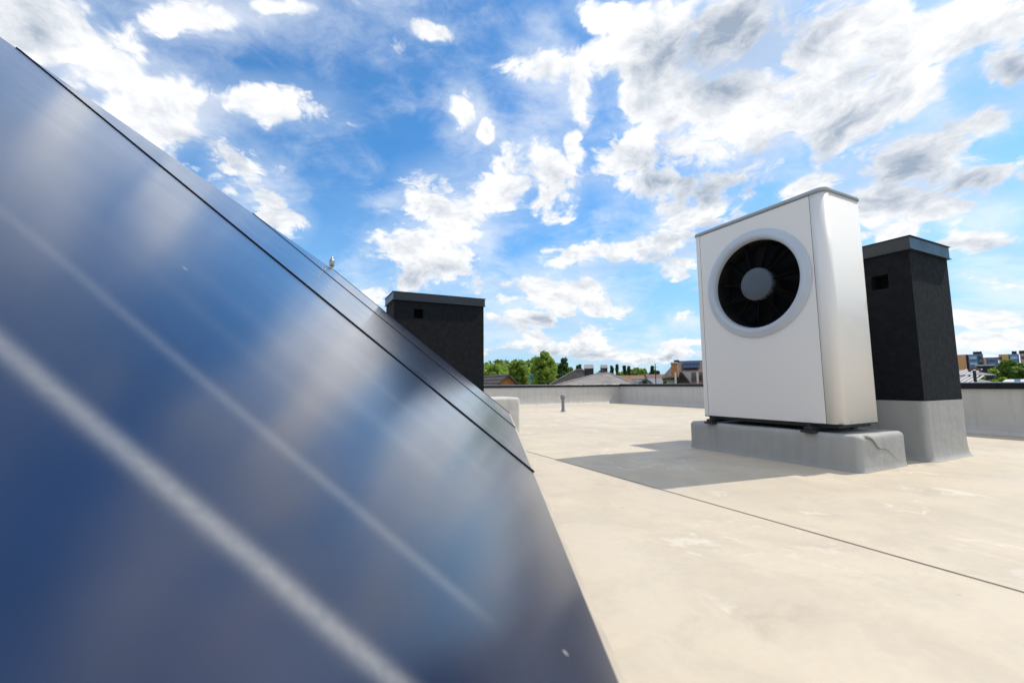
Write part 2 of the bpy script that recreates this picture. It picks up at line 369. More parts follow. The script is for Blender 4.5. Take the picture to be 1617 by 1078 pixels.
def cyl(bm, p0, p1, r0, r1=None, n=12):
    p0, p1 = Vector(p0), Vector(p1); r1 = r0 if r1 is None else r1
    d = (p1 - p0).normalized(); a = d.orthogonal().normalized(); b = d.cross(a)
    A = [bm.verts.new(p0 + (a * math.cos(2 * math.pi * i / n) + b * math.sin(2 * math.pi * i / n)) * r0) for i in range(n)]
    C = [bm.verts.new(p1 + (a * math.cos(2 * math.pi * i / n) + b * math.sin(2 * math.pi * i / n)) * r1) for i in range(n)]
    for i in range(n):
        j = (i + 1) % n; bm.faces.new((A[i], A[j], C[j], C[i]))
    bm.faces.new(A); bm.faces.new(C[::-1])
    return bm
def extrude_poly(bm, pts, z0, z1):
    A = [bm.verts.new((x, y, z0)) for x, y in pts]; C = [bm.verts.new((x, y, z1)) for x, y in pts]
    n = len(pts)
    for i in range(n): bm.faces.new((A[i], A[(i + 1) % n], C[(i + 1) % n], C[i]))
    bm.faces.new(A[::-1]); bm.faces.new(C)
    return bm

GR = R(26.5)             # the roof's own grid: local x = towards the pump side, local y = towards the far parapet
def G(x, y, z=0.0):
    return Vector((x * math.cos(GR) - y * math.sin(GR), x * math.sin(GR) + y * math.cos(GR), z))

# ------------------------------------------------------------------ setting
# terrain far below the roof
GZ = -7.0
rng = np.random.default_rng(3)
n = 90
xs = np.sign(np.linspace(-1, 1, n)) * np.abs(np.linspace(-1, 1, n)) ** 2.2 * 3500
V = []; Fc = []
def hill_h(x, y):
    a = math.degrees(math.atan2(x, y)); d = math.hypot(x, y)
    if d < 150: return 0
    k = min(1, (d - 150) / 200)
    k *= max(0, 1 - max(0, d - 700) / 2000)
    left = math.exp(-((a + 4) / 12.0) ** 2) * 12 + math.exp(-((a - 17.5) / 3.5) ** 2) * 7
    return k * (left)
for j in range(n):
    for i in range(n):
        x, y = xs[i], xs[j]
        V.append((x, y, GZ + hill_h(x, y) + 1.2 * mnoise.noise(Vector((x / 90, y / 90, 0)))))
for j in range(n - 1):
    for i in range(n - 1): Fc.append((j * n + i, j * n + i + 1, (j + 1) * n + i + 1, (j + 1) * n + i))
me = bpy.data.meshes.new('terrain'); me.from_pydata(V, [], Fc)
M_grass = mat('meadow', (0.055, 0.085, 0.025), 0.95, color2=(0.10, 0.11, 0.05), vscale=0.02)
tag(mesh_obj('terrain', me, M_grass, smooth=True), kind='structure')

# roof slab (L-shaped): local grid coordinates
YF, XN, XF, YJ = 8.72, 5.73, 7.42, 3.7
outer = [(-7, -7), (XN, -7), (XN, YJ), (XF, YJ), (XF, YF), (-7, YF)]
bm = bmesh.new(); extrude_poly(bm, outer, -0.25, 0.0)
SEAM_X = 1.555
tag(obj('roof_floor', bm, M_floor, rotz=GR), kind='structure')
# membrane seams: thin overlaps, 3 mm proud, with an irregular edge
def seam_strip(x0, ya, yb, wdt=0.0045, hgt=0.003, name='membrane_seam', along='y'):
    bm = bmesh.new(); N = 160; prev = None
    for i in range(N + 1):
        y = ya + (yb - ya) * i / N
        jx = 0.004 * mnoise.noise(Vector((y * 1.7, x0, 0)))
        ww = wdt * (1 + 0.5 * mnoise.noise(Vector((y * 9, x0 + 4, 0))))
        pts = [(x0 + jx - ww, 0.001), (x0 + jx - ww * .6, hgt), (x0 + jx + ww * .6, hgt), (x0 + jx + ww, 0.001)]
        vs = [bm.verts.new((a, y, z) if along == 'y' else (y, a, z)) for a, z in pts]
        if prev:
            for q in range(3): bm.faces.new((prev[q], prev[q + 1], vs[q + 1], vs[q]))
        prev = vs
    o = obj(name, bm, mat('seam_dirt', (0.32, 0.27, 0.21), 0.85, color2=(0.48, 0.41, 0.32), vscale=5), rotz=GR)
    return tag(o, kind='structure')
seam_strip(SEAM_X, -6.8, 8.6, 0.0019)

# parapets: membrane upstand with coved foot plus metal coping
PH = 0.445
def upstand_profile(t_):  # (distance out from wall face, z)
    return [(0.055, 0.002), (0.03, 0.012), (0.012, 0.035), (0.003, 0.075), (0.0, 0.14), (0.0, PH)]
def parapet(x0, y0, x1, y1, inward, label, thick=0.30, ends=(0, 0)):
    """wall from (x0,y0) to (x1,y1) in grid coordinates; inward = unit grid vector towards the roof"""
    L = math.hypot(x1 - x0, y1 - y0); dx, dy = (x1 - x0) / L, (y1 - y0) / L
    c0 = G(x0, y0, 0)
    root = thing('parapet_wall', label, 'parapet', c0, GR + math.atan2(dy, dx))
    # in local frame x runs along; inward is +y or -y
    s = 1 if (-dy * inward[0] + dx * inward[1]) > 0 else -1
    bm = bmesh.new(); N = max(2, int(L / 0.08)); prof = upstand_profile(0); prev = None
    for i in range(N + 1):
        x = L * i / N
        ring = []
        for k_, (o_, z) in enumerate(prof):
            wv = 0.006 * mnoise.noise(Vector((x * 2.1, z * 3, x0))) + 0.003 * mnoise.noise(Vector((x * 8, z * 6, y0)))
            ring.append(bm.verts.new((x, s * (o_ + (wv if 0 < k_ < 5 else 0)), z)))
        ring.append(bm.verts.new((x, -s * thick, PH))); ring.append(bm.verts.new((x, -s * thick, -0.2)))
        if prev:
            for q in range(len(ring) - 1): bm.faces.new((prev[q], prev[q + 1], ring[q + 1], ring[q]))
        prev = ring
    obj('upstand', bm, M_memb, root, smooth=False)
    # coping pieces, each a folded sheet
    n_ = max(1, round(L / 2.0)); 
    for i in range(n_):
        a, b = L * i / n_ + 0.002, L * (i + 1) / n_ - 0.002
        bm = bmesh.new()
        ya, yb = s * 0.022, -s * (thick + 0.022)
        pr = [(ya, PH - 0.028), (ya, PH + 0.030), (yb, PH + 0.036), (yb, PH - 0.028)]
        A = [bm.verts.new((a, q[0], q[1])) for q in pr]; C = [bm.verts.new((b, q[0], q[1])) for q in pr]
        for q in range(4): bm.faces.new((A[q], A[(q + 1) % 4], C[(q + 1) % 4], C[q]))
        bm.faces.new(A); bm.faces.new(C[::-1])
        bmesh.ops.bevel(bm, geom=[e for e in bm.edges if abs((e.verts[0].co - e.verts[1].co).x) > 0.1 and e.verts[0].co.z > PH], offset=0.005, segments=1, affect='EDGES')
        obj('coping', bm, M_cope, root)
    return root
parapet(-7, YF, XF + 0.3, YF, (0, -1), 'grey parapet with dark coping running across the far left behind the small vent pipe')
parapet(XF, YF, XF, YJ - 0.3, (-1, 0), 'grey shaded parapet with dark coping between the far corner and the white heat pump')
parapet(XN + 0.3, YJ, XF, YJ, (0, 1), 'short return of the parapet hidden behind the heat pump', thick=0.28)
parapet(XN, YJ + 0.0, XN, -7, (-1, 0), 'dark grey parapet with dark coping right of the black chimney at the photo edge')
# the house under the roof
tag(obj('building_below', extrude_poly(bmesh.new(), [(x + (0.28 if x > 0 else 0), y + (0.28 if y > YJ + .1 else (0 if y > 0 else 0))) for x, y in outer], GZ - 1, -0.26), mat('house_render', (0.5, 0.48, 0.44), 0.9, var=0.1), rotz=GR),
    'rendered house walls under the flat roof', 'building')

# ------------------------------------------------------------------ plinth with rounded, sagging membrane
def soft_block(name, x0, x1, y0, y1, h, r_edge, flare, material, parent, seg=10, wav=0.004, top=True, ragged=False, seed=0.0, loc=None, rotz=None):
    """block skinned in roof membrane: rounded vertical corners, rounded top edge and a coved foot"""
    if ragged: r_edge = 0.03
    bm = bmesh.new()
    def outline(off, r, nseg=7, nstr=(60 if ragged else 14)):
        pts = []
        X0, X1, Y0, Y1 = x0 - off, x1 + off, y0 - off, y1 + off
        r = max(0.004, r)
        cs = [((X1 - r, Y0 + r), -90), ((X1 - r, Y1 - r), 0), ((X0 + r, Y1 - r), 90), ((X0 + r, Y0 + r), 180)]
        for q in range(4):
            (cx, cy), a0 = cs[q]
            for i in range(nseg + 1):
                a = R(a0 + 90 * i / nseg); pts.append((cx + r * math.cos(a), cy + r * math.sin(a)))
            (nx, ny), na = cs[(q + 1) % 4]
            a = R(na); e = (nx + r * math.cos(a), ny + r * math.sin(a)); s_ = pts[-1]
            for i in range(1, nstr): pts.append((s_[0] + (e[0] - s_[0]) * i / nstr, s_[1] + (e[1] - s_[1]) * i / nstr))
        return pts
    re = min(0.028, h * .25)
    prof = [(flare, 0.001), (flare * .55, 0.008), (flare * .25, 0.03), (flare * .08, 0.07)]
    for i in range(1, 6): prof.append((0.0, 0.07 + (h - re - 0.07) * i / 5))
    if top:
        for i in range(1, 5):
            a = R(90 * i / 4); prof.append((-re * (1 - math.cos(a)), h - re + re * math.sin(a)))
    rings = []
    for off, z in prof:
        ring = []
        for (x, y) in outline(off, r_edge + off * 0.8):
            nv = mnoise.noise(Vector((x * 5 + seed, y * 5, z * 4))) * wav
            cx, cy = (x0 + x1) / 2, (y0 + y1) / 2
            d = Vector((x - cx, y - cy)).normalized()
            if z < 0.002: nv = 0
            if ragged and z > h - .02: z += 0.016 * mnoise.noise(Vector((x * 22, y * 22, 1.3))) + 0.010 * mnoise.noise(Vector((x * 75, y * 75, 3))); nv *= .3
            ring.append(bm.verts.new((x + d.x * nv, y + d.y * nv, z + (nv * 1.2 if z > .1 and not ragged else 0))))
        rings.append(ring)
    for q in range(len(rings) - 1):
        A, C = rings[q], rings[q + 1]; N = len(A)
        for i in range(N): bm.faces.new((A[i], A[(i + 1) % N], C[(i + 1) % N], C[i]))
    if not ragged: bm.faces.new(rings[-1])
    return obj(name, bm, material, parent, loc=loc, rotz=rotz, smooth=True)

pl = thing('plinth', 'low grey membrane-covered plinth with rounded edges under the white heat pump', 'plinth', G(3.03, 1.875, 0), GR)
soft_block('plinth_body', -0.26, 0.245, -0.575, 0.575, 0.20, 0.032, 0.010, M_memb2, pl, wav=0.004)
# the lifted fold in the membrane at the plinth's near end
bm = bmesh.new(); prev = None
for i in range(44):
    t_ = i / 25
    xx = -0.215 + 0.185 * t_ + 0.01 * math.sin(t_ * 5); zz = 0.188 - 0.070 * t_ ** 1.15 + 0.010 * math.sin(t_ * 6.5)
    if t_ < .25: yy = -0.575 + 0.03 * (1 - t_ / .25)**2
    else: yy = -0.575
    ww = 0.012 * math.sin(math.pi * min(1, t_ + 0.06)) + 0.001
    vs = [bm.verts.new((xx, yy + 0.002, zz + ww * 1.3)), bm.verts.new((xx, yy - 0.006 * math.sin(math.pi * t_) - .002, zz + ww * .2)), bm.verts.new((xx + .001, yy - 0.0035, zz - ww * .35)), bm.verts.new((xx, yy + 0.004, zz - ww * .3))]
    if prev:
        for q in range(3): bm.faces.new((prev[q], prev[q + 1], vs[q + 1], vs[q]))
    prev = vs
obj('membrane_fold', bm, M_memb2, pl, smooth=True)
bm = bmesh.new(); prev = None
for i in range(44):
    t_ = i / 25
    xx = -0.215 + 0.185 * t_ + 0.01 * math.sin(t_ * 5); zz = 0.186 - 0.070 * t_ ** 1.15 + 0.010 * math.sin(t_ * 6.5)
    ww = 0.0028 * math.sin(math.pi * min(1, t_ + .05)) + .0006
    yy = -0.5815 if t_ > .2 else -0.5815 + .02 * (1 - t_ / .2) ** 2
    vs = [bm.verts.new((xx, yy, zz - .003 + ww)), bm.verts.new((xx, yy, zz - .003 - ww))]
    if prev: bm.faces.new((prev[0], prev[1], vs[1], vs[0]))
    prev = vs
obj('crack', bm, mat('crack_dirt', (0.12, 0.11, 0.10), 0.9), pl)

# ------------------------------------------------------------------ heat pump
hp = thing('heat_pump', 'white box-shaped heat pump with a round grey-ringed fan on a low grey plinth', 'heat pump', G(2.80, 1.39, 0.20), GR)
# local: x = depth (front face at 0), y = width, z from plinth top
HD, HWd = 0.39, 0.945; Z0, Z1 = 0.052, 1.445
rc = 0.048
def casing_outline(off=0.0, y_from=None):
    r = rc + off; X0, X1, Y0, Y1 = -off, HD + off, -off, HWd + off
    pts = []
    for (cx, cy, a0, rr) in ((X0 + r, Y0 + r, 180, r), (X1 - 0.012, Y0 + 0.012, 270, 0.012), (X1 - 0.012, Y1 - 0.012, 0, 0.012), (X0 + .02, Y1 - .02, 90, .02)):
        k_ = 12 if rr > .03 else 4
        for i in range(k_ + 1):
            a = R(a0 + 90 * i / k_); pts.append((cx + rr * math.cos(a), cy + rr * math.sin(a)))
    return pts
FC = (1.86 - 1.39, 1.172 - 0.20)         # fan centre (y, z) local
RO = 0.372
# body without its front skin: back, sides, rounded near corner as separate panels
SE = 0.085                                # joint between corner panel and front panel
JL = HWd - 0.045
bm = bmesh.new()
o_ = casing_outline()
def strip(bm, pts, z0, z1, th=0.003):
    A = [bm.verts.new((x, y, z0)) for x, y in pts]; C = [bm.verts.new((x, y, z1)) for x, y in pts]
    for i in range(len(pts) - 1): bm.faces.new((A[i], A[i + 1], C[i + 1], C[i]))
# corner + near side panel (from front seam round the corner to the back)
pts = [(0.0, SE), (0.0, rc + 0.006)] + [p_ for p_ in o_[:13]] + [(rc + 0.006, 0.0), (0.12, 0.0), (0.2, 0.0), (0.3, 0.0)] + [p_ for p_ in o_[13:18]]
strip(bm, pts, Z0, Z1)
o1 = obj('side_panel', bm, M_white, hp)
sm = o1.modifiers.new('solid', 'SOLIDIFY'); sm.thickness = 0.002; sm.offset = -1
for pl_ in o1.data.polygons: pl_.use_smooth = True
bm = bmesh.new()
strip(bm, [(HD, 0.012), (HD, HWd - .012)], Z0, Z1); o1 = obj('back_panel', bm, M_white, hp)
pts = [o_[i] for i in range(18, len(o_))] + [(0.0, JL)]
bm = bmesh.new(); strip(bm, pts, Z0, Z1); o1 = obj('side_panel', bm, M_white, hp)
for pl_ in o1.data.polygons: pl_.use_smooth = True
# front panel with the round opening
bm = bmesh.new()
y0, y1 = SE + 0.0025, JL - 0.0025
N = 96; ring = []; rect = []
for i in range(N):
    a = 2 * math.pi * i / N; ca, sa = math.cos(a), math.sin(a)
    ring.append(bm.verts.new((0.0, FC[0] + ca * (RO - 0.03), FC[1] + sa * (RO - 0.03))))
    tx = ((y1 - FC[0]) / ca) if ca > 1e-6 else ((y0 - FC[0]) / ca if ca < -1e-6 else 1e9)
    tz = ((Z1 - 0.002 - FC[1]) / sa) if sa > 1e-6 else ((Z0 - FC[1]) / sa if sa < -1e-6 else 1e9)
    tt = min(tx, tz); rect.append([0.0, FC[0] + ca * tt, FC[1] + sa * tt])
for cy, cz in ((y0, Z0), (y1, Z0), (y0, Z1 - 0.002), (y1, Z1 - 0.002)):   # snap the nearest rim points to the corners
    j = min(range(N), key=lambda q: (rect[q][1] - cy) ** 2 + (rect[q][2] - cz) ** 2); rect[j] = [0.0, cy, cz]
rv = [bm.verts.new(q) for q in rect]
for i in range(N): j = (i + 1) % N; bm.faces.new((ring[i], ring[j], rv[j], rv[i]))
o1 = obj('front_panel', bm, M_white, hp)
# dark backing behind the joints
obj('joint_backing', box(bmesh.new(), 0.004, 0.010, SE - 0.012, SE + 0.014, Z0 + .004, Z1 - .004), M_black, hp)
obj('joint_backing', box(bmesh.new(), 0.004, 0.010, JL - 0.012, JL + 0.010, Z0 + .004, Z1 - .004), M_black, hp)
# lid
lo = casing_outline(0.004)
bm = bmesh.new(); extrude_poly(bm, lo, Z1 + 0.001, Z1 + 0.028)
bmesh.ops.bevel(bm, geom=[e for e in bm.edges if e.verts[0].co.z > Z1 + .02 and e.verts[1].co.z > Z1 + .02], offset=0.006, segments=3, affect='EDGES')
lid = obj('lid', bm, M_lid, hp, weighted=True)
for (x, s_) in ((0.075, 1), (HD - 0.025, 1)):
    bm = bmesh.new(); cyl(bm, (x, -0.0035, Z1 + 0.014), (x, -0.0065, Z1 + 0.014), 0.0045, 0.0038, 12); obj('screw', bm, M_screw, lid)
# screws of side panel at the bottom
bm = bmesh.new(); cyl(bm, (0.085, 0.0005, Z0 + 0.012), (0.085, -0.0025, Z0 + 0.012), 0.005, 0.004, 12); obj('screw', bm, M_screw, hp)
# fan ring: stepped bellmouth, revolved about the local x axis
bm = bmesh.new()
prof = [(RO, 0.0), (RO + 0.001, -0.006), (RO - 0.006, -0.014), (RO - 0.018, -0.020), (RO - 0.026, -0.0225), (RO - 0.030, -0.0265), (RO - 0.040, -0.031), (RO - 0.052, -0.030), (RO - 0.060, -0.024), (RO - 0.066, -0.014), (RO - 0.069, -0.002), (RO - 0.0705, 0.012)]
lathe(bm, prof, (0, FC[0], FC[1]), 'X', 96)
obj('fan_ring', bm, M_ring, hp, smooth=True)
RI = RO - 0.072
bm = bmesh.new(); lathe(bm, [(RI + .001, 0.011), (RI + .001, 0.17)], (0, FC[0], FC[1]), 'X', 64)
r_ = lathe(bm, [(RI + .002, 0.17), (0.001, 0.17)], (0, FC[0], FC[1]), 'X', 64)
obj('fan_duct', bm, M_inside, hp, smooth=True)
# hub dome (domed cap with a rim step)
bm = bmesh.new()
prof = [(0.105, 0.06), (0.112, 0.05), (0.114, 0.02), (0.112, 0.010), (0.106, 0.004), (0.098, 0.000), (0.080, -0.004), (0.076, -0.0055), (0.05, -0.0075), (0.02, -0.0085), (0.0005, -0.009)]
lathe(bm, prof, (0, FC[0], FC[1]), 'X', 64); obj('hub', bm, M_hub, hp, smooth=True)
# guide vanes: thin radial plates, slightly swept
def vane_bm(a, r0, r1, x0, x1, th, sweep=0.0, lean=0.0):
    bm = bmesh.new(); ns = 8; prev = None
    for i in range(ns + 1):
        t_ = i / ns; r = r0 + (r1 - r0) * t_; aa = a + sweep * t_
        quad = []
        for (x, k_) in ((x0, -1), (x0, 1), (x1, 1), (x1, -1)):
            ab = aa + (lean if x == x1 else 0)
            cy = FC[0] + r * math.cos(ab) - k_ * th / 2 * math.sin(ab); cz = FC[1] + r * math.sin(ab) + k_ * th / 2 * math.cos(ab)
            quad.append(bm.verts.new((x, cy, cz)))
        if prev:
            for q in range(4): bm.faces.new((prev[q], prev[(q + 1) % 4], quad[(q + 1) % 4], quad[q]))
        else: bm.faces.new(quad)
        prev = quad
    bm.faces.new(prev[::-1])
    return bm
NV = 11
for i in range(NV):
    obj('guide_vane', vane_bm(2 * math.pi * i / NV + 0.13, 0.108, RI, 0.022, 0.055, 0.0035, 0.04, 0.05), M_vane, hp)
for i in range(7):
    obj('fan_blade', vane_bm(2 * math.pi * i / 7 + 0.3, 0.10, RI - 0.012, 0.10, 0.14, 0.004, 0.3, 0.5), M_vane, hp)
# base tray, rails and feet
bm = bmesh.new(); box(bm, 0.02, HD - 0.02, 0.03, HWd - 0.03, 0.026, Z0 + 0.004, 0.004); obj('base_tray', bm, M_rail, hp)
bm = bmesh.new(); box(bm, 0.004, HD - 0.004, 0.006, HWd - 0.006, Z0 - 0.008, Z0 + 0.0015, 0.002); obj('base_frame', bm, M_rail, hp)
for yc in (0.165, HWd - 0.09):
    bm = bmesh.new(); box(bm, -0.055, HD + 0.03, yc - 0.022, yc + 0.022, 0.008, 0.030, 0.002)
    rail = obj('mounting_rail', bm, M_rail, hp)
    for xf in (-0.035, HD + 0.012):
        bm = bmesh.new(); box(bm, xf - 0.03, xf + 0.022, yc - 0.038, yc + 0.038, -0.004, 0.010, 0.003)
        ft = obj('foot', bm, M_rail, rail)
    bm = bmesh.new(); cyl(bm, (-0.04, yc, 0.028), (-0.04, yc, 0.046), 0.006, 0.006, 8); obj('bolt', bm, M_rail, rail)

# ------------------------------------------------------------------ chimneys
def chimney(label, x0, x1, y0, y1, ztop, base_h, holes, base=True):
    cx, cy = x0, y0
    root = thing('chimney', label, 'chimney', G(x0, y0, 0), GR)
    W_, D_ = x1 - x0, y1 - y0
    zb = base_h - 0.06
    # walls, each a slab; the face with holes is built round its openings
    bm = bmesh.new()
    zt = ztop - 0.09
    hx = {}
    for (face, a, z, s) in holes: hx.setdefault(face, []).append((a, z, s))
    def panel(face):
        # a coordinate along the face, fixed plane
        L = D_ if face in ('x0', 'x1') else W_
        xs_ = [0, L]; zs_ = [zb, zt]; hs_ = hx.get(face, [])
        for a, z, s in hs_: xs_ += [a - s / 2, a + s / 2]; zs_ += [z - s / 2, z + s / 2]
        xs_ = sorted(set(xs_)); zs_ = sorted(set(zs_))
        def P(a, z, dep=0.0):
            if face == 'x0': return (dep, a, z)
            if face == 'x1': return (W_ - dep, a, z)
            if face == 'y0': return (a, dep, z)
            return (a, D_ - dep, z)
        for i in range(len(xs_) - 1):
            for j in range(len(zs_) - 1):
                am, zm = (xs_[i] + xs_[i + 1]) / 2, (zs_[j] + zs_[j + 1]) / 2
                if any(abs(am - a) < s / 2 and abs(zm - z) < s / 2 for a, z, s in hs_): continue
                bm.faces.new([bm.verts.new(P(*q)) for q in ((xs_[i], zs_[j]), (xs_[i + 1], zs_[j]), (xs_[i + 1], zs_[j + 1]), (xs_[i], zs_[j + 1]))])
        for a, z, s in hs_:
            q = [(a - s / 2, z - s / 2), (a + s / 2, z - s / 2), (a + s / 2, z + s / 2), (a - s / 2, z + s / 2)]
            for i in range(4):
                j = (i + 1) % 4
                bm.faces.new([bm.verts.new(P(*q[i])), bm.verts.new(P(*q[j])), bm.verts.new(P(*q[j], 0.05)), bm.verts.new(P(*q[i], 0.05))])
            b2 = bmesh.new(); b2.faces.new([b2.verts.new(P(*v, 0.12)) for v in q])
            for i in range(4):
                j = (i + 1) % 4
                b2.faces.new([b2.verts.new(P(*q[i], 0.049)), b2.verts.new(P(*q[j], 0.049)), b2.verts.new(P(*q[j], 0.12)), b2.verts.new(P(*q[i], 0.12))])
            obj('flue_opening', b2, M_inside, root)
    for f_ in ('x0', 'x1', 'y0', 'y1'): panel(f_)
    obj('shaft', bm, M_plaster, root)
    # sheet-metal cap: fascia with a lip below and a wider top sheet
    o_ = 0.012
    bm = bmesh.new(); box(bm, -o_, W_ + o_, -o_, D_ + o_, ztop - 0.085, ztop - 0.006); cap = obj('cap', bm, M_cap, root)
    bm = bmesh.new(); box(bm, -o_ - 0.009, W_ + o_ + 0.009, -o_ - 0.009, D_ + o_ + 0.009, ztop - 0.0055, ztop, 0.0015, 1); obj('top_sheet', bm, M_cap, cap)
    bm = bmesh.new(); box(bm, -o_ - 0.008, W_ + o_ + 0.008, -o_ - 0.008, D_ + o_ + 0.008, ztop - 0.0915, ztop - 0.0855, 0.001, 1); obj('drip_edge', bm, M_cap, cap)
    if base:
        soft_block('base', 0 - 0.008, W_ + 0.008, -0.008, D_ + 0.008, base_h, 0.012, 0.024, M_memb2, root, wav=0.004, top=False, seed=x0, ragged=True)
    return root
chimney('black rendered chimney with square hole and grey metal cap standing behind the white heat pump', 3.52, 4.07, 1.285, 2.60, 1.435, 0.40, [('x0', 0.17, 1.165, 0.095)])
chimney('wide black rendered chimney with one square hole behind the solar collectors', 0.90, 1.935, 4.62, 5.07, 1.50, 0.40, [('y0', 0.265, 1.275, 0.105)])
lb = thing('plinth', 'pale membrane-covered plinth just past the low end of the solar collectors', 'plinth', G(1.0, 3.97, 0), GR)
soft_block('plinth_body', 0, 1.07, 0, 0.40, 0.365, 0.03, 0.02, M_memb, lb, wav=0.003, seed=7)

# vent pipe on the roof
pp = thing('vent_pipe', 'small grey vent pipe with a wider cap standing alone on the far roof', 'pipe', G(4.28, 6.56, 0), GR)
bm = bmesh.new(); r_ = lathe(bm, [(0.05, 0.0), (0.036, 0.02), (0.028, 0.05), (0.027, 0.24)], n=24); obj('pipe', bm, M_pipe, pp, smooth=True)
bm = bmesh.new(); r_ = lathe(bm, [(0.030, 0.225), (0.043, 0.228), (0.044, 0.28), (0.036, 0.30), (0.001, 0.303)], n=24); obj('cap', bm, M_pipe, pp, smooth=True)

# ------------------------------------------------------------------ solar collectors
PA = R(2.0); TILT = R(39.4); PWD = 1.26; PLN = 2.0
u = Vector((-math.sin(PA), math.cos(PA), 0)); wv_ = Vector((-math.cos(PA), -math.sin(PA), 0))
s = wv_ * math.cos(TILT) + Vector((0, 0, math.sin(TILT))); nn = s.cross(u) * -1
if nn.z < 0: nn = -nn
P0 = Vector((0.103, 0.0003, 0.25))
def collector(i, label):
    org = P0 + u * (PWD * i)
    root = thing('solar_collector', label, 'solar collector', (0, 0, 0), 0, 'solar collectors side by side in a tilted row')
    # local axes: x = u, y = s, z = normal  (right-handed check)
    z_ = u.cross(s); sg = 1 if z_.dot(nn) > 0 else -1
    Mx = Matrix(((u.x, s.x, nn.x, org.x), (u.y, s.y, nn.y, org.y), (u.z, s.z, nn.z, org.z), (0, 0, 0, 1)))
    root.matrix_world = Mx if sg > 0 else Mx
    g = 0.006
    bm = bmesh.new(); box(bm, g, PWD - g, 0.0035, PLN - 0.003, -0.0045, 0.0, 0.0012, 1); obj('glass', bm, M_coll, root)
    bm = bmesh.new(); box(bm, g + .0015, PWD - g - .0015, 0.004, PLN - 0.004, -0.095, -0.005); obj('casing', bm, M_gasket, root)
    bm = bmesh.new(); box(bm, g - .003, PWD - g + .003, -0.001, 0.0026, -0.096, -0.001, 0.0008, 1); box(bm, g - .003, PWD - g + .003, -0.015, -0.0015, -0.096, -0.003, 0.0008, 1); obj('bottom_trim', bm, M_trim, root)
    bm = bmesh.new(); box(bm, PWD - g + 0.0005, PWD + g - 0.0005, 0.0, PLN - 0.001, -0.05, 0.0032); obj('gasket', bm, M_gasket, root)
    for yy in (0.35, PLN - 0.35):
        bm = bmesh.new(); box(bm, g, PWD - g, yy - 0.02, yy + 0.02, -0.136, -0.0965); obj('mounting_rail', bm, M_alu, root)
    return root
# check handedness of (u, s, nn)
if u.cross(s).dot(nn) < 0:
    pass
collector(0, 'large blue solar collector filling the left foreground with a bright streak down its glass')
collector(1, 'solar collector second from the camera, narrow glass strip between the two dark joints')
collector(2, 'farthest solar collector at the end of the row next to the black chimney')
# support legs below the row
def stand(i):
    yy = PWD * i
    root = thing('mounting_frame', 'metal triangle frame holding up the solar collectors from behind', 'mounting frame', (0, 0, 0), 0, 'triangle frames under the collectors')
    a = P0 + u * yy + s * 0.08 - nn * 0.137; b = P0 + u * yy + s * (PLN - 0.1) - nn * 0.137
    a.z -= .03; b.z -= .03
    def bar(n_, p, q, r=0.017): bm = bmesh.new(); cyl(bm, p, q, r, r, 4); obj(n_, bm, M_alu, root)
    bar('sloping_bar', a, b); bar('front_post', (a.x, a.y, 0.0), a); bar('rear_post', (b.x, b.y, 0.0), b)
    bar('foot_bar', (a.x, a.y, 0.018), (b.x, b.y, 0.018)); 
for i_ in (0.12, 1.0, 2.0, 2.9): stand(i_)
# air vent on the top edge
pv = at(535, 432, 3.4)
dv = ray(535, 432)
# find the point where the ray meets the collectors' top edge plane (slope distance PLN)
best = min(((P0 + u * a_ + s * (PLN - 0.02)) for a_ in np.linspace(1.3, 3.7, 400)), key=lambda q: abs(((q - Vector((0, 0, CAM_H))).normalized()).cross(dv).length))
av = thing('air_vent', 'small silvery air vent valve on top edge of farthest solar collector', 'valve', best - Vector((0, 0, 0.0)))
bm = bmesh.new(); lathe(bm, [(0.010, -0.03), (0.010, 0.022)], n=16); obj('stem', bm, M_brass, av, smooth=True)
bm = bmesh.new(); lathe(bm, [(0.001, 0.018), (0.019, 0.020), (0.0215, 0.026), (0.0215, 0.07), (0.018, 0.082), (0.010, 0.088), (0.001, 0.089)], n=20); obj('body', bm, M_brass, av, smooth=True)
bm = bmesh.new(); lathe(bm, [(0.007, 0.086), (0.007, 0.108), (0.001, 0.110)], n=12); obj('cap', bm, M_brass, av, smooth=True)

# ------------------------------------------------------------------ vegetation
def leaf_mat(name, c1, c2):
    m = bpy.data.materials.new(name); m.use_nodes = True; t = NT(m.node_tree); p = t.n['Principled BSDF']
    oc = t.new('ShaderNodeTexCoord').outputs['Object']; gi = t.new('ShaderNodeNewGeometry').outputs['Random Per Island']
    col = t.mix(gi, c1, c2)
    t.l.new(col, p.inputs['Base Color']); p.inputs['Roughness'].default_value = 0.6
    tr = t.new('ShaderNodeBsdfTranslucent'); t.l.new(t.mix(0.5, col, tuple(min(1, x * 1.6) for x in c2)), tr.inputs[0])
    mx = t.new('ShaderNodeMixShader'); mx.inputs[0].default_value = 0.35
    t.l.new(p.outputs[0], mx.inputs[1]); t.l.new(tr.outputs[0], mx.inputs[2])
    t.l.new(mx.outputs[0], t.n['Material Output'].inputs[0]); return m
L_bright = leaf_mat('leaf_bright', (0.13, 0.22, 0.020), (0.32, 0.42, 0.05))
L_mid = leaf_mat('leaf_mid', (0.075, 0.14, 0.018), (0.18, 0.28, 0.04))
L_dark = leaf_mat('leaf_dark', (0.030, 0.075, 0.018), (0.07, 0.14, 0.032))
M_bark = mat('bark', (0.09, 0.07, 0.05), 0.95, var=0.3, vscale=8)
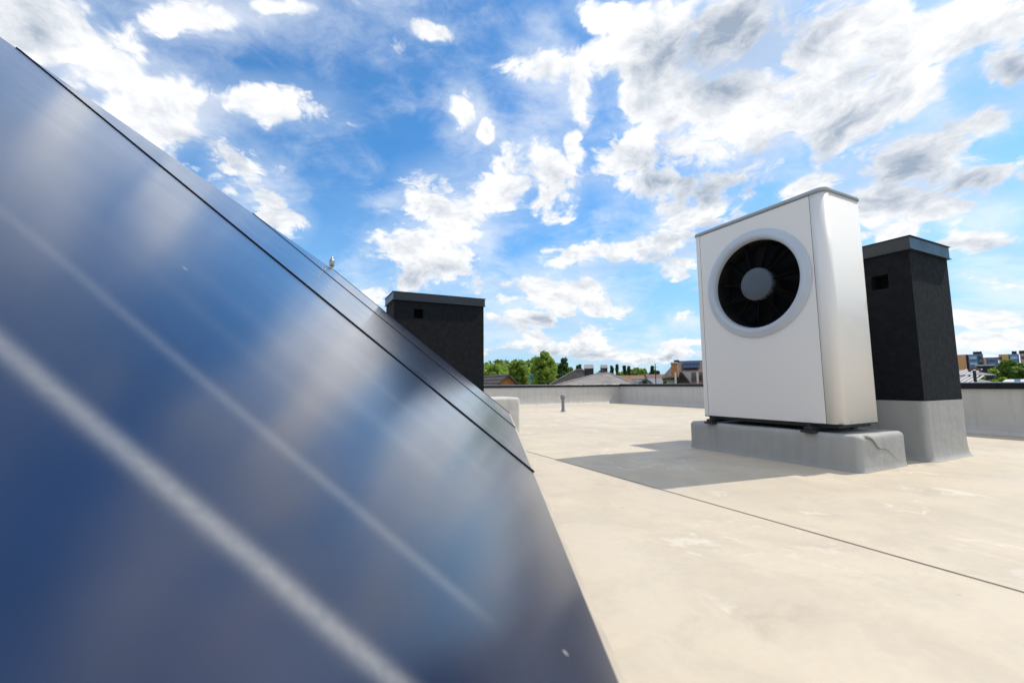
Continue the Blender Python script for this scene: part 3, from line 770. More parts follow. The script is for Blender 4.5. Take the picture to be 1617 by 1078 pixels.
def leaves(centers, radii, nper, size, rg, flat=1.0):
    """quads scattered on the shells of clumps -> mesh arrays"""
    Vs = []; n_tot = 0
    for (c_, r_) in zip(centers, radii):
        d = rg.normal(size=(nper, 3)); d /= np.linalg.norm(d, axis=1)[:, None]
        rr = r_ * (0.62 + 0.42 * rg.random((nper, 1)))
        pos = np.array(c_) + d * rr * np.array([1, 1, flat])
        nrm = d + rg.normal(size=(nper, 3)) * 0.55; nrm /= np.linalg.norm(nrm, axis=1)[:, None]
        a = np.cross(nrm, rg.normal(size=(nper, 3))); a /= np.linalg.norm(a, axis=1)[:, None]; b = np.cross(nrm, a)
        sz = size * (0.6 + 0.8 * rg.random((nper, 1)))
        q = np.stack([pos - a * sz - b * sz * .6, pos + a * sz - b * sz * .6, pos + a * sz + b * sz * .6, pos - a * sz + b * sz * .6], axis=1)
        Vs.append(q.reshape(-1, 3)); n_tot += nper
    Vs = np.concatenate(Vs)
    me = bpy.data.meshes.new('crown'); me.vertices.add(len(Vs)); me.vertices.foreach_set('co', Vs.astype(np.float32).ravel())
    me.loops.add(len(Vs)); me.loops.foreach_set('vertex_index', np.arange(len(Vs), dtype=np.int32))
    me.polygons.add(n_tot); me.polygons.foreach_set('loop_start', np.arange(0, len(Vs), 4, dtype=np.int32))
    try: me.polygons.foreach_set('loop_total', np.full(n_tot, 4, dtype=np.int32))
    except Exception: pass
    me.update(calc_edges=True); me.validate(); return me
def tree(pxl, pxr, pyt, D_, label, material, seed, kind='tree', nclump=34, nper=150, leaf=None, conifer=False, group=None, name='tree'):
    rg = np.random.default_rng(seed)
    if conifer: m_ = (pxl + pxr) / 2; pxl, pxr = m_ - (m_ - pxl) * 2.6, m_ + (pxr - m_) * 2.6
    pc = at((pxl + pxr) / 2, pyt, D_); wd_ = (at(pxr, pyt, D_) - at(pxl, pyt, D_)).length / 2
    zg = GZ + hill_h(pc.x, pc.y); H = pc.z - zg
    root = thing(name, label, kind, (pc.x, pc.y, zg), rg.uniform(0, 6), group)
    leaf = leaf or max(0.10, D_ * 0.0022)
    cs = []; rs = []
    if conifer:
        for i in range(nclump):
            t_ = i / nclump; z = H * (0.12 + 0.86 * t_); rad = wd_ * (1 - t_) * 1.0 + 0.1
            for q in range(3):
                a = rg.uniform(0, 6.28); cs.append((rad * .55 * math.cos(a), rad * .55 * math.sin(a), z)); rs.append(rad * 0.55 + 0.08)
        me = leaves(cs, rs, max(12, nper // 5), leaf, rg, 0.5)
    else:
        cr = H * 0.40 if H * 0.40 > wd_ * .8 else wd_ * .8
        zc = H - cr
        nclump = int(nclump * 1.9); nper = int(nper * .62)
        for i in range(nclump):
            d = rg.normal(size=3); d /= np.linalg.norm(d); k_ = rg.random() ** 0.45 * 0.80
            x, y, z = d[0] * wd_ * k_, d[1] * wd_ * k_, zc + d[2] * cr * k_
            r_ = wd_ * rg.uniform(0.15, 0.32); r_ = min(r_, max(.2, (H - z)) )
            cs.append((x, y, z)); rs.append(r_)
        me = leaves(cs, rs, nper, leaf, rg, 0.85)
    co = np.empty(len(me.vertices) * 3, np.float32); me.vertices.foreach_get('co', co); co = co.reshape(-1, 3)
    dz = H - float(np.percentile(co[:, 2], 99.7)); co[:, 2] += dz; me.vertices.foreach_set('co', co.ravel())
    cs = [(c_[0], c_[1], c_[2] + dz) for c_ in cs]
    mesh_obj('crown', me, material, root)
    bm = bmesh.new(); tr = max(0.08, H * 0.018); top = H * (0.55 if not conifer else 0.95)
    cyl(bm, (0, 0, -0.5), (0, 0, top), tr * 1.6, tr * 0.5, 8)
    if not conifer:
        for q in range(6):
            c_ = cs[int(rg.integers(len(cs)))]; z0_ = top * rg.uniform(0.55, 0.95)
            cyl(bm, (0, 0, z0_), tuple(c_), tr * 0.6, tr * 0.15, 6)
    obj('trunk', bm, M_bark, root)
    return root
tree(834, 882, 557, 58, 'tall broad bright green tree left of the grey-roofed house', L_bright, 31, nclump=80, nper=200)
tree(797, 838, 570, 62, 'rounded yellow-green tree over the orange gable and the blue roof', L_bright, 12, nclump=50, nper=170)
tree(755, 800, 577, 70, 'light green tree crown beside the black chimney', L_bright, 13, nclump=46, nper=150)
tree(874, 904, 566, 95, 'dark green tree just right of the tall bright green tree', L_dark, 14, nclump=46, nper=150)
tree(845, 862, 583, 45, 'small green bush between the blue roof and the tall bright tree', L_mid, 15, nclump=24, nper=140)
tree(893, 901, 580, 60, 'slim pale green tree by the ridge of the dark grey roof', L_bright, 16, nclump=16, nper=90)
tree(1042, 1070, 586, 42, 'bright green bushy tree left of the white gable wall', L_bright, 17, nclump=40, nper=150)
tree(1063, 1077, 590, 40, 'small green bush below the orange chimney house', L_mid, 18, nclump=20, nper=110)
tree(1561, 1640, 570, 40, 'leafy dark green tree in front of the tower blocks at the right edge', L_mid, 19, nclump=60, nper=170)
tree(1556, 1592, 583, 36, 'lighter green lower tree beside the striped roof', L_bright, 20, nclump=34, nper=140)
tree(1541, 1558, 592, 30, 'tuft of grassy green shrub beside the dark post', L_bright, 21, nclump=20, nper=110)
for j, (l, r, tp, d_) in enumerate(((909, 914, 577, 180), (912, 919, 575, 190), (963, 969, 577, 180), (971, 977, 575, 190), (983, 989, 577, 170), (990, 995, 578, 175), (1026, 1034, 577, 190), (1036, 1041, 585, 150))):
    tree(l, r, tp, d_, ['dark spruce left of the roof chimneys', 'taller dark spruce left of the roof chimneys', 'dark spruce right behind the second roof chimney', 'tall dark spruce right of the second roof chimney',
                        'dark spruce left of the wooded knoll', 'thin dark spruce at the left foot of the wooded knoll', 'broad dark spruce right of the wooded knoll', 'small dark spruce right of the thin mast'][j], L_dark, 40 + j, nclump=18, nper=60, conifer=True, leaf=0.5, group='spruces on the skyline', name='spruce_tree')
for j, (l, r, tp, d_) in enumerate(((925, 950, 590, 110), (972, 992, 590, 100), (990, 1012, 588, 105), (1008, 1030, 591, 95))):
    tree(l, r, tp, d_, ['green tree behind the two roof chimneys', 'green tree behind the red roof, leftmost of three', 'green tree behind the red roof, middle of three', 'green tree above the low white-grey roof'][j], L_mid, 60 + j, nclump=30, nper=110, leaf=0.26)
# woodland on the hills: one mass
def woodland(label, pts, D0, D1, material, seed, nt, rad, leaf=0.9, name='woodland'):
    rg = np.random.default_rng(seed); cs = []; rs = []
    for i in range(nt):
        px = rg.uniform(pts[0][0], pts[-1][0]); D_ = rg.uniform(D0, D1)
        py = np.interp(px, [q[0] for q in pts], [q[1] for q in pts]) + rg.uniform(0, 3)
        p_ = at(px, py + rg.random() ** 0.6 * 26 * (D1 - D_) / max(1, (D1 - D0)), D_); r_ = rad * rg.uniform(0.6, 1.3)
        for q in range(5):
            cs.append((p_.x + rg.normal() * r_ * .5, p_.y + rg.normal() * r_ * .5, p_.z - r_ * rg.uniform(0.6, 2.2))); rs.append(r_ * rg.uniform(.5, .8))
    me = leaves(cs, rs, 40, leaf, rg, 0.9)
    o = mesh_obj(name, me, material); tag(o, label, 'woodland', kind='stuff')
woodland('dark green wooded hill on the far left skyline', [(700, 568), (780, 566), (800, 564), (830, 566), (870, 566), (890, 572), (905, 584), (930, 594)], 210, 320, L_mid, 71, 260, 5.5)
woodland('lighter green wood at the foot of the far left hill', [(700, 573), (780, 573), (830, 574), (890, 580), (915, 592), (940, 598)], 120, 170, L_bright, 72, 170, 3.4, 0.6)
woodland('wooded knoll on the skyline right of the roof chimneys', [(950, 592), (985, 587), (995, 583), (1005, 577), (1020, 576), (1032, 580), (1045, 590), (1070, 600)], 220, 300, L_mid, 73, 120, 4.6)
woodland('low belt of distant trees along the skyline', [(900, 600), (1000, 598), (1100, 598), (1300, 594), (1500, 590), (1617, 588), (1700, 586)], 260, 420, L_dark, 74, 220, 5.0)

# ------------------------------------------------------------------ houses beyond the parapet
M_roofbrown = mat('brown_tile', (0.085, 0.068, 0.06), 0.85, color2=(0.13, 0.105, 0.09), vscale=2.0, stretch=(1, 1, 3))
M_roofgrey = mat('grey_tile', (0.12, 0.11, 0.11), 0.85, color2=(0.19, 0.17, 0.16), vscale=2.0, stretch=(1, 1, 4))
M_rooflight = mat('weathered_tile', (0.22, 0.20, 0.19), 0.85, color2=(0.32, 0.29, 0.27), vscale=1.6, stretch=(1, 1, 4))
M_roofred = mat('red_tile', (0.34, 0.16, 0.10), 0.85, color2=(0.42, 0.24, 0.17), vscale=2.5)
M_orange = mat('orange_wall', (0.58, 0.22, 0.06), 0.8, var=0.15, vscale=2)
M_brickor = mat('orange_brick', (0.55, 0.25, 0.08), 0.85, var=0.25, vscale=6)
M_brickrd = mat('red_brick', (0.34, 0.15, 0.11), 0.85, var=0.25, vscale=6)
M_wallw = mat('white_wall', (0.68, 0.66, 0.62), 0.85, var=0.08, vscale=2)
M_wood = mat('dark_timber', (0.06, 0.035, 0.02), 0.75, var=0.3, vscale=3)
M_black2 = mat('dark_cladding', (0.022, 0.022, 0.026), 0.7, var=0.2)
M_blueroof = mat('blue_sheet', (0.06, 0.30, 0.62), 0.45, var=0.1)
M_glass = mat('window_glass', (0.03, 0.045, 0.06), 0.08, spec=0.8)
M_metalp = mat('pale_metal', (0.55, 0.53, 0.52), 0.5, var=0.08)
def face_of(pc):  # rotation so local -y faces the camera
    return -math.atan2(pc.x, pc.y)
def gable_roof_bm(L, Wd, h, ov=0.3, th=0.12):
    """ridge along x; two slabs"""
    slabs = []
    for s_ in (-1, 1):
        bm = bmesh.new(); k_ = h / (Wd / 2)
        a = [(-L / 2 - ov, 0, h), (L / 2 + ov, 0, h), (L / 2 + ov, s_ * (Wd / 2 + ov), -ov * k_), (-L / 2 - ov, s_ * (Wd / 2 + ov), -ov * k_)]
        A = [bm.verts.new(q) for q in a]; C = [bm.verts.new((q[0], q[1], q[2] + th)) for q in a]
        for i in range(4): bm.faces.new((A[i], A[(i + 1) % 4], C[(i + 1) % 4], C[i]))
        bm.faces.new(A[::-1]); bm.faces.new(C); slabs.append(bm)
    return slabs
def tile_rows(L, Wd, h, ov, n_, side):
    bm = bmesh.new(); k_ = h / (Wd / 2)
    for i in range(n_):
        t_ = (i + 0.5) / n_; y = side * (Wd / 2 + ov) * t_; z = h - k_ * abs(y) + 0.12
        box(bm, -L / 2 - ov, L / 2 + ov, y - 0.02, y + 0.02, z - 0.02, z + 0.035)
    return bm
def house(name, label, pxc, D_, L, Wd, z_eave, rise, rot, wallm, roofm, cat='house', windows=(), rows=10):
    p_ = at(pxc, 600, D_); zg = GZ
    root = thing(name, label, cat, (p_.x, p_.y, zg), face_of(p_) + rot)
    ze = z_eave - zg
    bm = bmesh.new()
    pts = [(-L / 2, -Wd / 2, 0), (L / 2, -Wd / 2, 0), (L / 2, Wd / 2, 0), (-L / 2, Wd / 2, 0)]
    lo_ = [bm.verts.new(q) for q in pts]; hi = [bm.verts.new((q[0], q[1], ze)) for q in pts]
    r1 = bm.verts.new((-L / 2, 0, ze + rise)); r2 = bm.verts.new((L / 2, 0, ze + rise))
    bm.faces.new((lo_[0], lo_[1], hi[1], hi[0])); bm.faces.new((lo_[2], lo_[3], hi[3], hi[2]))
    bm.faces.new((lo_[1], lo_[2], hi[2], r2, hi[1])); bm.faces.new((lo_[3], lo_[0], hi[0], r1, hi[3]))
    obj('wall', bm, wallm, root)
    rf = None
    for q, sb in enumerate(gable_roof_bm(L, Wd, rise)):
        for v in sb.verts: v.co.z += ze + 0.01
        rf = obj('roof_slope', sb, roofm, root)
        tr_ = tile_rows(L, Wd, rise, 0.3, rows, -1 if q == 0 else 1)
        for v in tr_.verts: v.co.z += ze + 0.01
        o2 = obj('tile_courses', tr_, roofm, rf); o2['kind'] = 'stuff'
    for (x, y, z, ww, hh, face) in windows:
        bm = bmesh.new(); fr = bmesh.new()
        if face == 'front':
            box(fr, x - ww / 2 - .06, x + ww / 2 + .06, -Wd / 2 - .04, -Wd / 2 + .01, z - hh / 2 - .06, z + hh / 2 + .06); box(bm, x - ww / 2, x + ww / 2, -Wd / 2 - .045, -Wd / 2 - .02, z - hh / 2, z + hh / 2)
        else:
            s_ = -1 if face == 'left' else 1; X_ = s_ * L / 2
            box(fr, X_ - .04, X_ + .04, y - ww / 2 - .06, y + ww / 2 + .06, z - hh / 2 - .06, z + hh / 2 + .06); box(bm, X_ - .05, X_ + .05, y - ww / 2, y + ww / 2, z - hh / 2, z + hh / 2)
        wf = obj('window', fr, M_wallw, root); obj('pane', bm, M_glass, wf)
    return root
E_ = lambda py, D_, px=900: at(px, py, D_).z      # height of something seen at that pixel row
# orange gable, ridge pointing towards the camera's left
house('gabled_house', 'house with bright orange gable and brown roof under the trees at left', 777, 38, 6.0, 6.4, E_(593, 35, 790) - 2.7, 2.7, R(-66), M_orange, M_roofbrown)
# blue roofed shed
p_ = at(833, 600, 66); sh = thing('shed', 'pale blue sheet-roofed shed half hidden among the trees', 'shed', (p_.x, p_.y, GZ), face_of(p_))
bm = B(-0.95, 0.95, -1, 1, 0, E_(597, 66) - GZ); obj('wall', bm, mat('pale_blue_wall', (0.25, 0.45, 0.6), 0.7), sh)
bm = B(-1.1, 1.1, -1.1, 1.1, E_(597, 66) - GZ + 0.01, E_(590.5, 66) - GZ, 0.03); obj('roof', bm, M_blueroof, sh)
# dark grey house with black chimneys
def roof_chimney(pxl, pxr, pyt, pyb, D_, wallm, capm, label, cap_frac=0.28, nm='chimney'):
    a, b = at(pxl, pyt, D_), at(pxr, pyt, D_); c_ = (a + b) / 2; ww = (b - a).length; zb = at((pxl + pxr) / 2, pyb, D_).z
    r_ = thing(nm, label, 'chimney', (c_.x, c_.y, zb - 1.5), face_of(c_))
    H = c_.z - zb + 1.5; ch = (c_.z - zb) * cap_frac
    bm = B(-ww / 2, ww / 2, -ww / 2, ww / 2, 0, H - ch); obj('stack', bm, wallm, r_)
    bm = bmesh.new(); k_ = ww * .56
    A = [bm.verts.new((sx * k_, sy * k_, H - ch + 0.002)) for sx, sy in ((-1, -1), (1, -1), (1, 1), (-1, 1))]; C = [bm.verts.new((sx * k_ * .86, sy * k_ * .6, H)) for sx, sy in ((-1, -1), (1, -1), (1, 1), (-1, 1))]
    for i in range(4): bm.faces.new((A[i], A[(i + 1) % 4], C[(i + 1) % 4], C[i]))
    bm.faces.new(A[::-1]); bm.faces.new(C); obj('cap', bm, capm, r_)
    return r_
roof_chimney(922.5, 937, 575.5, 598, 32, M_black2, M_metalp, 'black roof chimney with pale hood, left and nearer of the pair')
roof_chimney(948, 959, 576, 594, 34, M_black2, M_metalp, 'black roof chimney with pale hood, right and smaller of the pair')
# weathered hip roof nearer
def hip(name, label, pxl, pxr, pxa, pya, pyb, D_, roofm, wallm=M_wallw):
    a, b = at(pxl, pyb, D_), at(pxr, pyb, D_); c_ = (a + b) / 2; Wd = (b - a).length; top = at(pxa, pya, D_ + Wd * .3).z
    r_ = thing(name, label, 'house', (c_.x, c_.y, GZ), face_of(c_)); ze = a.z - GZ
    apx = (pxa - (pxl + pxr) / 2) / (pxr - pxl) * Wd
    D2 = Wd * .6
    bm = B(-Wd / 2 + .4, Wd / 2 - .4, .4, D2 - .4, 0, ze); obj('wall', bm, wallm, r_)
    v = [(-Wd / 2, 0, ze), (Wd / 2, 0, ze), (Wd / 2, D2, ze), (-Wd / 2, D2, ze)]; ri = [(apx - Wd * .06, D2 / 2, top - GZ), (apx + Wd * .06, D2 / 2, top - GZ)]
    sl = [(v[0], v[1], ri[1], ri[0]), (v[1], v[2], ri[1]), (v[2], v[3], ri[0], ri[1]), (v[3], v[0], ri[0])]
    for q in sl:
        bm = bmesh.new(); A = [bm.verts.new(x) for x in q]; bm.faces.new(A)
        rs_ = obj('roof_slope', bm, roofm, r_)
        md = rs_.modifiers.new('solid', 'SOLIDIFY'); md.thickness = 0.08
    # hip ridge caps
    bm = bmesh.new()
    for a_, b_ in ((v[0], ri[0]), (v[1], ri[1]), (ri[0], ri[1]), (v[2], ri[1]), (v[3], ri[0])):
        cyl(bm, Vector(a_) + Vector((0, 0, .05)), Vector(b_) + Vector((0, 0, .05)), 0.09, 0.09, 6)
    obj('ridge_tiles', bm, roofm, r_)
    # courses on the front slope
    bm = bmesh.new(); nr = 12
    for i in range(1, nr):
        t_ = i / nr; l_ = Vector(v[0]).lerp(Vector(ri[0]), t_); q_ = Vector(v[1]).lerp(Vector(ri[1]), t_)
        cyl(bm, l_ + Vector((0, -.01, .05)), q_ + Vector((0, -.01, .05)), 0.03, 0.03, 4)
    o2 = obj('tile_courses', bm, roofm, r_); o2['kind'] = 'stuff'
    return r_
hip('hip_roofed_house', 'house with wide weathered grey hip roof right below the black roof chimneys', 880, 1003, 957, 591, 609, 28, M_rooflight)
hip('hip_roofed_house', 'dark grey roofed house rising behind the weathered hip roof at left', 868, 962, 916, 585, 608, 36, M_roofgrey)
h2 = house('dormer_house', 'small dark timber gable between the two black roof chimneys', 951, 33, 1.0, 1.3, E_(596, 33, 950), E_(586, 33, 950) - E_(596, 33, 950), R(-84), M_wood, M_roofbrown, rows=4)
house('red_roofed_house', 'house with low reddish tile roof behind the parapet corner', 994, 60, 3.2, 4.0, E_(605, 60, 990), E_(594, 60, 990) - E_(605, 60, 990), R(8), M_wallw, M_roofred)
house('white_gabled_house', 'small white gable with dark opening right of the reddish roof', 1010, 41, 3.0, 2.6, E_(598.5, 40, 1000) - 1.0, 1.0, R(-74), M_wallw, M_rooflight, windows=((0, 0, E_(604, 40, 1000) - GZ, 0.4, 0.35, 'right'),), rows=5)
house('low_grey_house', 'low house with pale grey sheet roof left of the thin mast', 1023, 52, 2.4, 3.0, E_(607, 52, 1000), E_(599, 52, 1000) - E_(607, 52, 1000), R(5), M_wallw, mat('pale_sheet', (0.42, 0.43, 0.45), 0.6, var=.1))
house('pink_roofed_house', 'distant house with pinkish roof behind the thin mast', 1036, 75, 2.6, 3.0, E_(599, 75, 1036), E_(592, 75, 1036) - E_(599, 75, 1036), R(10), M_wallw, mat('pink_tile', (0.38, 0.25, 0.22), .8, var=.2))
# thin mast
a = at(1034.5, 574, 44); ms = thing('mast', 'thin dark mast rising above the roofs right of the knoll', 'mast', (a.x, a.y, GZ))
bm = bmesh.new(); cyl(bm, (0, 0, 0), (0, 0, a.z - GZ), 0.07, 0.04, 8); obj('pole', bm, M_black2, ms)
bm = bmesh.new(); cyl(bm, (-.25, 0, a.z - GZ - .35), (.25, 0, a.z - GZ - .35), 0.02, 0.02, 6); obj('crossbar', bm, M_black2, ms)

# the big house at right: dark roof with solar panels, orange chimney, white wall, timber gable
D_ = 36; p_ = at(1098, 600, D_)
bh = thing('gabled_house', 'large house with dark roof carrying solar panels, orange chimney side and white wall', 'house', (p_.x, p_.y, GZ), face_of(p_))
def lx(px): return (at(px, 600, D_) - at(1098, 600, D_)).length * (1 if px > 1098 else -1)
def lz(py, px=1098): return at(px, py, D_).z - GZ
bm = bmesh.new(); box(bm, lx(1052), lx(1150), 0.25, 5.0, 0, lz(597)); obj('wall', bm, M_wallw, bh)
# main roof slope facing the camera
q = [(lx(1046), -0.2, lz(597)), (lx(1152), -0.2, lz(597)), (lx(1140), 2.6, lz(571)+.12), (lx(1068), 2.6, lz(571)+.12)]
bm = bmesh.new(); bm.faces.new([bm.verts.new(v) for v in q]); bm.faces.new([bm.verts.new(v) for v in (q[3], q[2], (lx(1152), 5.4, lz(597)), (lx(1046), 5.4, lz(597)))]); bm.faces.new([bm.verts.new(v) for v in (q[0], q[3], (lx(1046), 5.4, lz(597)))])
rr = obj('roof', bm, mat('slate_roof', (0.075, 0.055, 0.052), 0.8, color2=(0.12, 0.09, 0.085), vscale=3), bh); md = rr.modifiers.new('s', 'SOLIDIFY'); md.thickness = 0.1
nrm_ = Vector((0, -(q[2][2] - q[0][2]), 2.8)).normalized()
bm0 = None
for ci in range(5):
    for ri_ in range(2):
        t0, t1 = 0.50 + ri_ * 0.24, 0.50 + ri_ * 0.24 + 0.21
        def RP(px, t_): return Vector((lx(px), -0.2 + 2.8 * t_, q[0][2] + (q[2][2] - q[0][2]) * t_)) + nrm_ * 0.13
        xa = 1079 + ci * 5.6 + (1 - t0) * 0; bm = bmesh.new()
        c4 = [RP(xa, t0), RP(xa + 5.0, t0), RP(xa + 5.0, t1), RP(xa, t1)]
        A = [bm.verts.new(v) for v in c4]; C = [bm.verts.new(v + nrm_ * 0.04) for v in c4]
        for i in range(4): bm.faces.new((A[i], A[(i + 1) % 4], C[(i + 1) % 4], C[i]))
        bm.faces.new(C); bm.faces.new(A[::-1]); obj('solar_panel', bm, mat('pv_glass', (0.02, 0.025, 0.045), 0.2, spec=.5), bh)
bm = B(lx(1061.5), lx(1071.5), -0.9, 0.2, lz(596), lz(574), 0.03); ch_ = obj('chimney', bm, M_brickor, bh)
bm = B(lx(1060.5), lx(1072.5), -1.0, 0.3, lz(574) + .005, lz(571.8), 0.02); obj('chimney_head', bm, M_metalp, ch_)
bm = B(lx(1066), lx(1074), -0.6, 0.6, lz(571.8) + .01, lz(568), 0.02); obj('cowl', bm, M_wood, ch_)
# lower gable wing of dark timber and its pale roof side
for nm_, pts_, mt_ in (('gable_front', [(1070, 606), (1077, 589), (1090, 606)], M_wood), ('gable_roof', [(1077, 587.5), (1091.5, 588), (1092, 606), (1090.5, 606)], mat('pinkish_sheet', (0.55, 0.46, 0.44), 0.7, var=.1)), ('brick_wall', [(1092.5, 588), (1150, 588), (1150, 608), (1092.5, 608)], M_brickrd)):
    bm = bmesh.new(); A = [bm.verts.new((lx(px), -1.6, lz(py))) for px, py in pts_]; C = [bm.verts.new((lx(px), -0.3, lz(py))) for px, py in pts_]
    nq = len(pts_)
    for i in range(nq): bm.faces.new((A[i], A[(i + 1) % nq], C[(i + 1) % nq], C[i]))
    bm.faces.new(A); bm.faces.new(C[::-1]); obj(nm_, bm, mt_, bh)
bm = bmesh.new()
for a_, b_ in (((1069, 607), (1077, 588)), ((1077, 588), (1091, 607))):
    cyl(bm, (lx(a_[0]), -1.75, lz(a_[1])), (lx(b_[0]), -1.75, lz(b_[1])), 0.09, 0.09, 4)
obj('bargeboards', bm, M_wood, bh)
for px in (1068.5, 1101.5):
    bm = bmesh.new(); cyl(bm, (lx(px), -1.9, 0), (lx(px), -1.9, lz(588)), 0.065, 0.065, 8); obj('downpipe', bm, M_wallw, bh)
for px in (1096, 1106):
    bm = B(lx(px) - .1, lx(px) + .1, -1.66, -1.58, lz(600), lz(592)); obj('window', bm, M_glass, bh)

# right: tower blocks
M_tblue = mat('blue_cladding', (0.19, 0.29, 0.46), 0.6, var=0.1)
M_tgrey = mat('slate_cladding', (0.20, 0.25, 0.34), 0.6, var=0.1)
M_tor = mat('orange_cladding', (0.88, 0.42, 0.17), 0.7, var=0.1)
M_tyel = mat('ochre_cladding', (0.80, 0.46, 0.13), 0.7, var=0.1)
M_tpink = mat('salmon_cladding', (0.78, 0.42, 0.30), 0.7, var=0.1)
M_tlight = mat('balcony_glass', (0.55, 0.70, 0.80), 0.35, var=0.1)
def block(label, pxl, pxr, pyt, D_, bays, roofbox=None, floors=6):
    a, b = at(pxl, pyt, D_), at(pxr, pyt, D_); c_ = (a + b) / 2; Wd = (b - a).length; H = c_.z - GZ
    r_ = thing('tower_block', label, 'apartment building', (c_.x, c_.y, GZ), face_of(c_))
    bm = B(-Wd / 2, Wd / 2, 0, 14, 0, H); obj('wall', bm, M_tgrey, r_)
    sc = Wd / (pxr - pxl)
    fh = 3.0
    for k_, (l_, rgt, mt_, style) in enumerate(bays):
        x0, x1 = (l_ - (pxl + pxr) / 2) * sc, (rgt - (pxl + pxr) / 2) * sc
        bm = B(x0, x1, -0.5 - .12 * (k_ % 2), -0.02, 0, H - 0.35 + .2 * (k_ % 2)); f_ = obj('facade_bay', bm, mt_, r_)
        yy = -0.5 - .12 * (k_ % 2)
        for q in range(floors):
            z1_ = H - 1.2 - q * fh; 
            if style == 'balcony':
                bm = B(x0 + (x1 - x0) * .12, x0 + (x1 - x0) * .88, yy - 0.8, yy - 0.01, z1_ - 1.35, z1_ - 0.2); obj('balcony', bm, M_tlight, f_)
            elif style == 'windows':
                for u_ in (0.3, 0.7):
                    xm = x0 + (x1 - x0) * u_; bm = B(xm - .6, xm + .6, yy - .06, yy - .005, z1_ - 1.5, z1_); obj('window', bm, M_glass, f_)
    if roofbox:
        bm = B((roofbox[0] - (pxl + pxr) / 2) * sc, (roofbox[1] - (pxl + pxr) / 2) * sc, 2, 8, H + 0.01, H + 1.4); obj('roof_hut', bm, M_black2, r_)
    return r_
block('distant tower block with orange stripe and pale balconies beside the black chimney', 1505, 1552, 559.5, 330, ((1512, 1525, M_tor, 'plain'), (1525.5, 1528.5, M_black2, 'plain'), (1529, 1543.5, M_tblue, 'balcony'), (1546, 1549, M_tgrey, 'windows')), (1537, 1551))
block('lower slate-blue tower block between the two orange-striped ones', 1552.5, 1576, 564, 350, ((1553, 1557, M_tpink, 'plain'), (1559, 1572, M_tblue, 'windows')))
block('distant tower block with ochre stripe and blue bays behind the trees', 1576.5, 1608.5, 559, 320, ((1577, 1581, M_tpink, 'windows'), (1581.5, 1592, M_tyel, 'plain'), (1594, 1607, M_tblue, 'balcony')), (1598, 1606))
block('salmon tower block cut by the right edge of the photo', 1610, 1640, 557.5, 300, ((1611, 1624, M_tpink, 'windows'), (1626, 1638, M_tblue, 'balcony')), (1609, 1622))

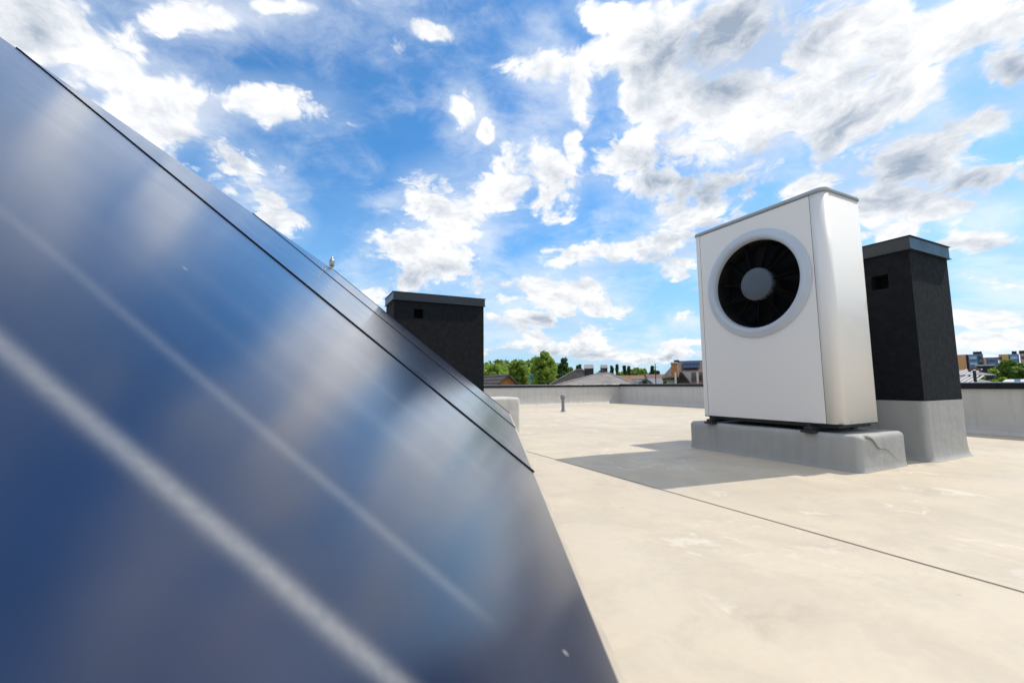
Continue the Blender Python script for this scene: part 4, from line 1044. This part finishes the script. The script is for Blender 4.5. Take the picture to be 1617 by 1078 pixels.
# ribbed pale roof with dark beam and post
D_ = 26
c_ = at(1530, 600, D_); rb = thing('ribbed_roof_house', 'low house with pale ribbed sheet roof behind the right parapet', 'house', (c_.x, c_.y, GZ), face_of(c_))
sc = (at(1560, 600, D_) - at(1530, 600, D_)).length / 30
zz = lambda py: at(1530, py, D_).z - GZ
x0, x1 = -28 * sc, 46 * sc
bm = B(x0 + .2, x1 - .2, 0.3, 4, 0, zz(606)); obj('wall', bm, M_wallw, rb)
for (ya, za, yb, zb, nm_) in ((-0.4, zz(606), 1.0, zz(594.5), 'lower_roof_sheet'), (1.15, zz(593), 2.6, zz(583), 'upper_roof_sheet')):
    bm = bmesh.new(); A = [bm.verts.new(v) for v in ((x0, ya, za), (x1, ya, za), (x1 - .9, yb, zb), (x0, yb, zb))]; bm.faces.new(A)
    ro = obj(nm_, bm, mat('dull_sheet', (0.16, 0.145, 0.16), 0.6, var=.1), rb); md = ro.modifiers.new('s', 'SOLIDIFY'); md.thickness = 0.03; md.offset = -1
    bm = bmesh.new(); xx = x0 - 1.0
    while xx < x1:
        p0_, p1_ = Vector((xx, ya, za + .03)), Vector((xx + 0.38, yb, zb + .03))
        if p0_.x >= x0 and p1_.x < x1 - .3: cyl(bm, p0_, p1_, 0.032, 0.032, 5)
        xx += 0.155
    obj('ribs', bm, M_metalp, ro)['kind'] = 'stuff'
obj('beam', B(x0 + .05, 10 * sc, 1.0, 1.14, zz(597), zz(594.2)), M_black2, rb)
obj('post', B(7.2 * sc, 12.5 * sc, -0.9, -0.5, 0, zz(585.5)), M_black2, rb)
bm = bmesh.new()
for a_, b_ in (((1.5, 587), (8, 581)), ((8, 581), (22, 586))):
    cyl(bm, (a_[0] * sc, -0.7, zz(a_[1])), (b_[0] * sc, -0.7, zz(b_[1])), 0.06, 0.06, 4)
obj('gable_trim', bm, mat('brown_board', (0.16, 0.085, 0.06), .7), rb)
dkb = at(1555, 577.5, 60); o1 = thing('dark_shed', 'small black flat-roofed box building just above the ribbed roof', 'shed', (dkb.x, dkb.y, GZ), face_of(dkb))
obj('wall', B(-.55, .55, 0, 1, 0, dkb.z - GZ), M_black2, o1); obj('roof', B(-.62, .62, -.1, 1.1, dkb.z - GZ + .003, dkb.z - GZ + .12), M_metalp, o1)
# pale low roof at the far right with two dark roof lights
c_ = at(1616, 600, 22); lr = thing('low_flat_house', 'low pale roof with dark roof lights at the right edge behind the coping', 'house', (c_.x, c_.y, GZ), face_of(c_))
z6 = at(1612, 598.5, 22).z - GZ
obj('wall', B(-.5, 1.6, 0, 2, 0, z6 - .25), M_wallw, lr)
bm = bmesh.new(); A = [bm.verts.new(v) for v in ((-.62, -.2, z6 - .25), (1.7, -.2, z6 - .25), (1.7, 1, z6), (-.4, 1, z6))]; bm.faces.new(A)
ro = obj('roof', bm, M_metalp, lr); md = ro.modifiers.new('s', 'SOLIDIFY'); md.thickness = 0.05
for xx in (-.2, .12, .45):
    bm = bmesh.new(); A = [bm.verts.new(v) for v in ((xx, .25, z6 - .13), (xx + .14, .25, z6 - .13), (xx + .14, .7, z6 - .03), (xx, .7, z6 - .03))]; bm.faces.new(A)
    for v in bm.verts: v.co.z += .035
    obj('roof_light', bm, M_glass, ro)
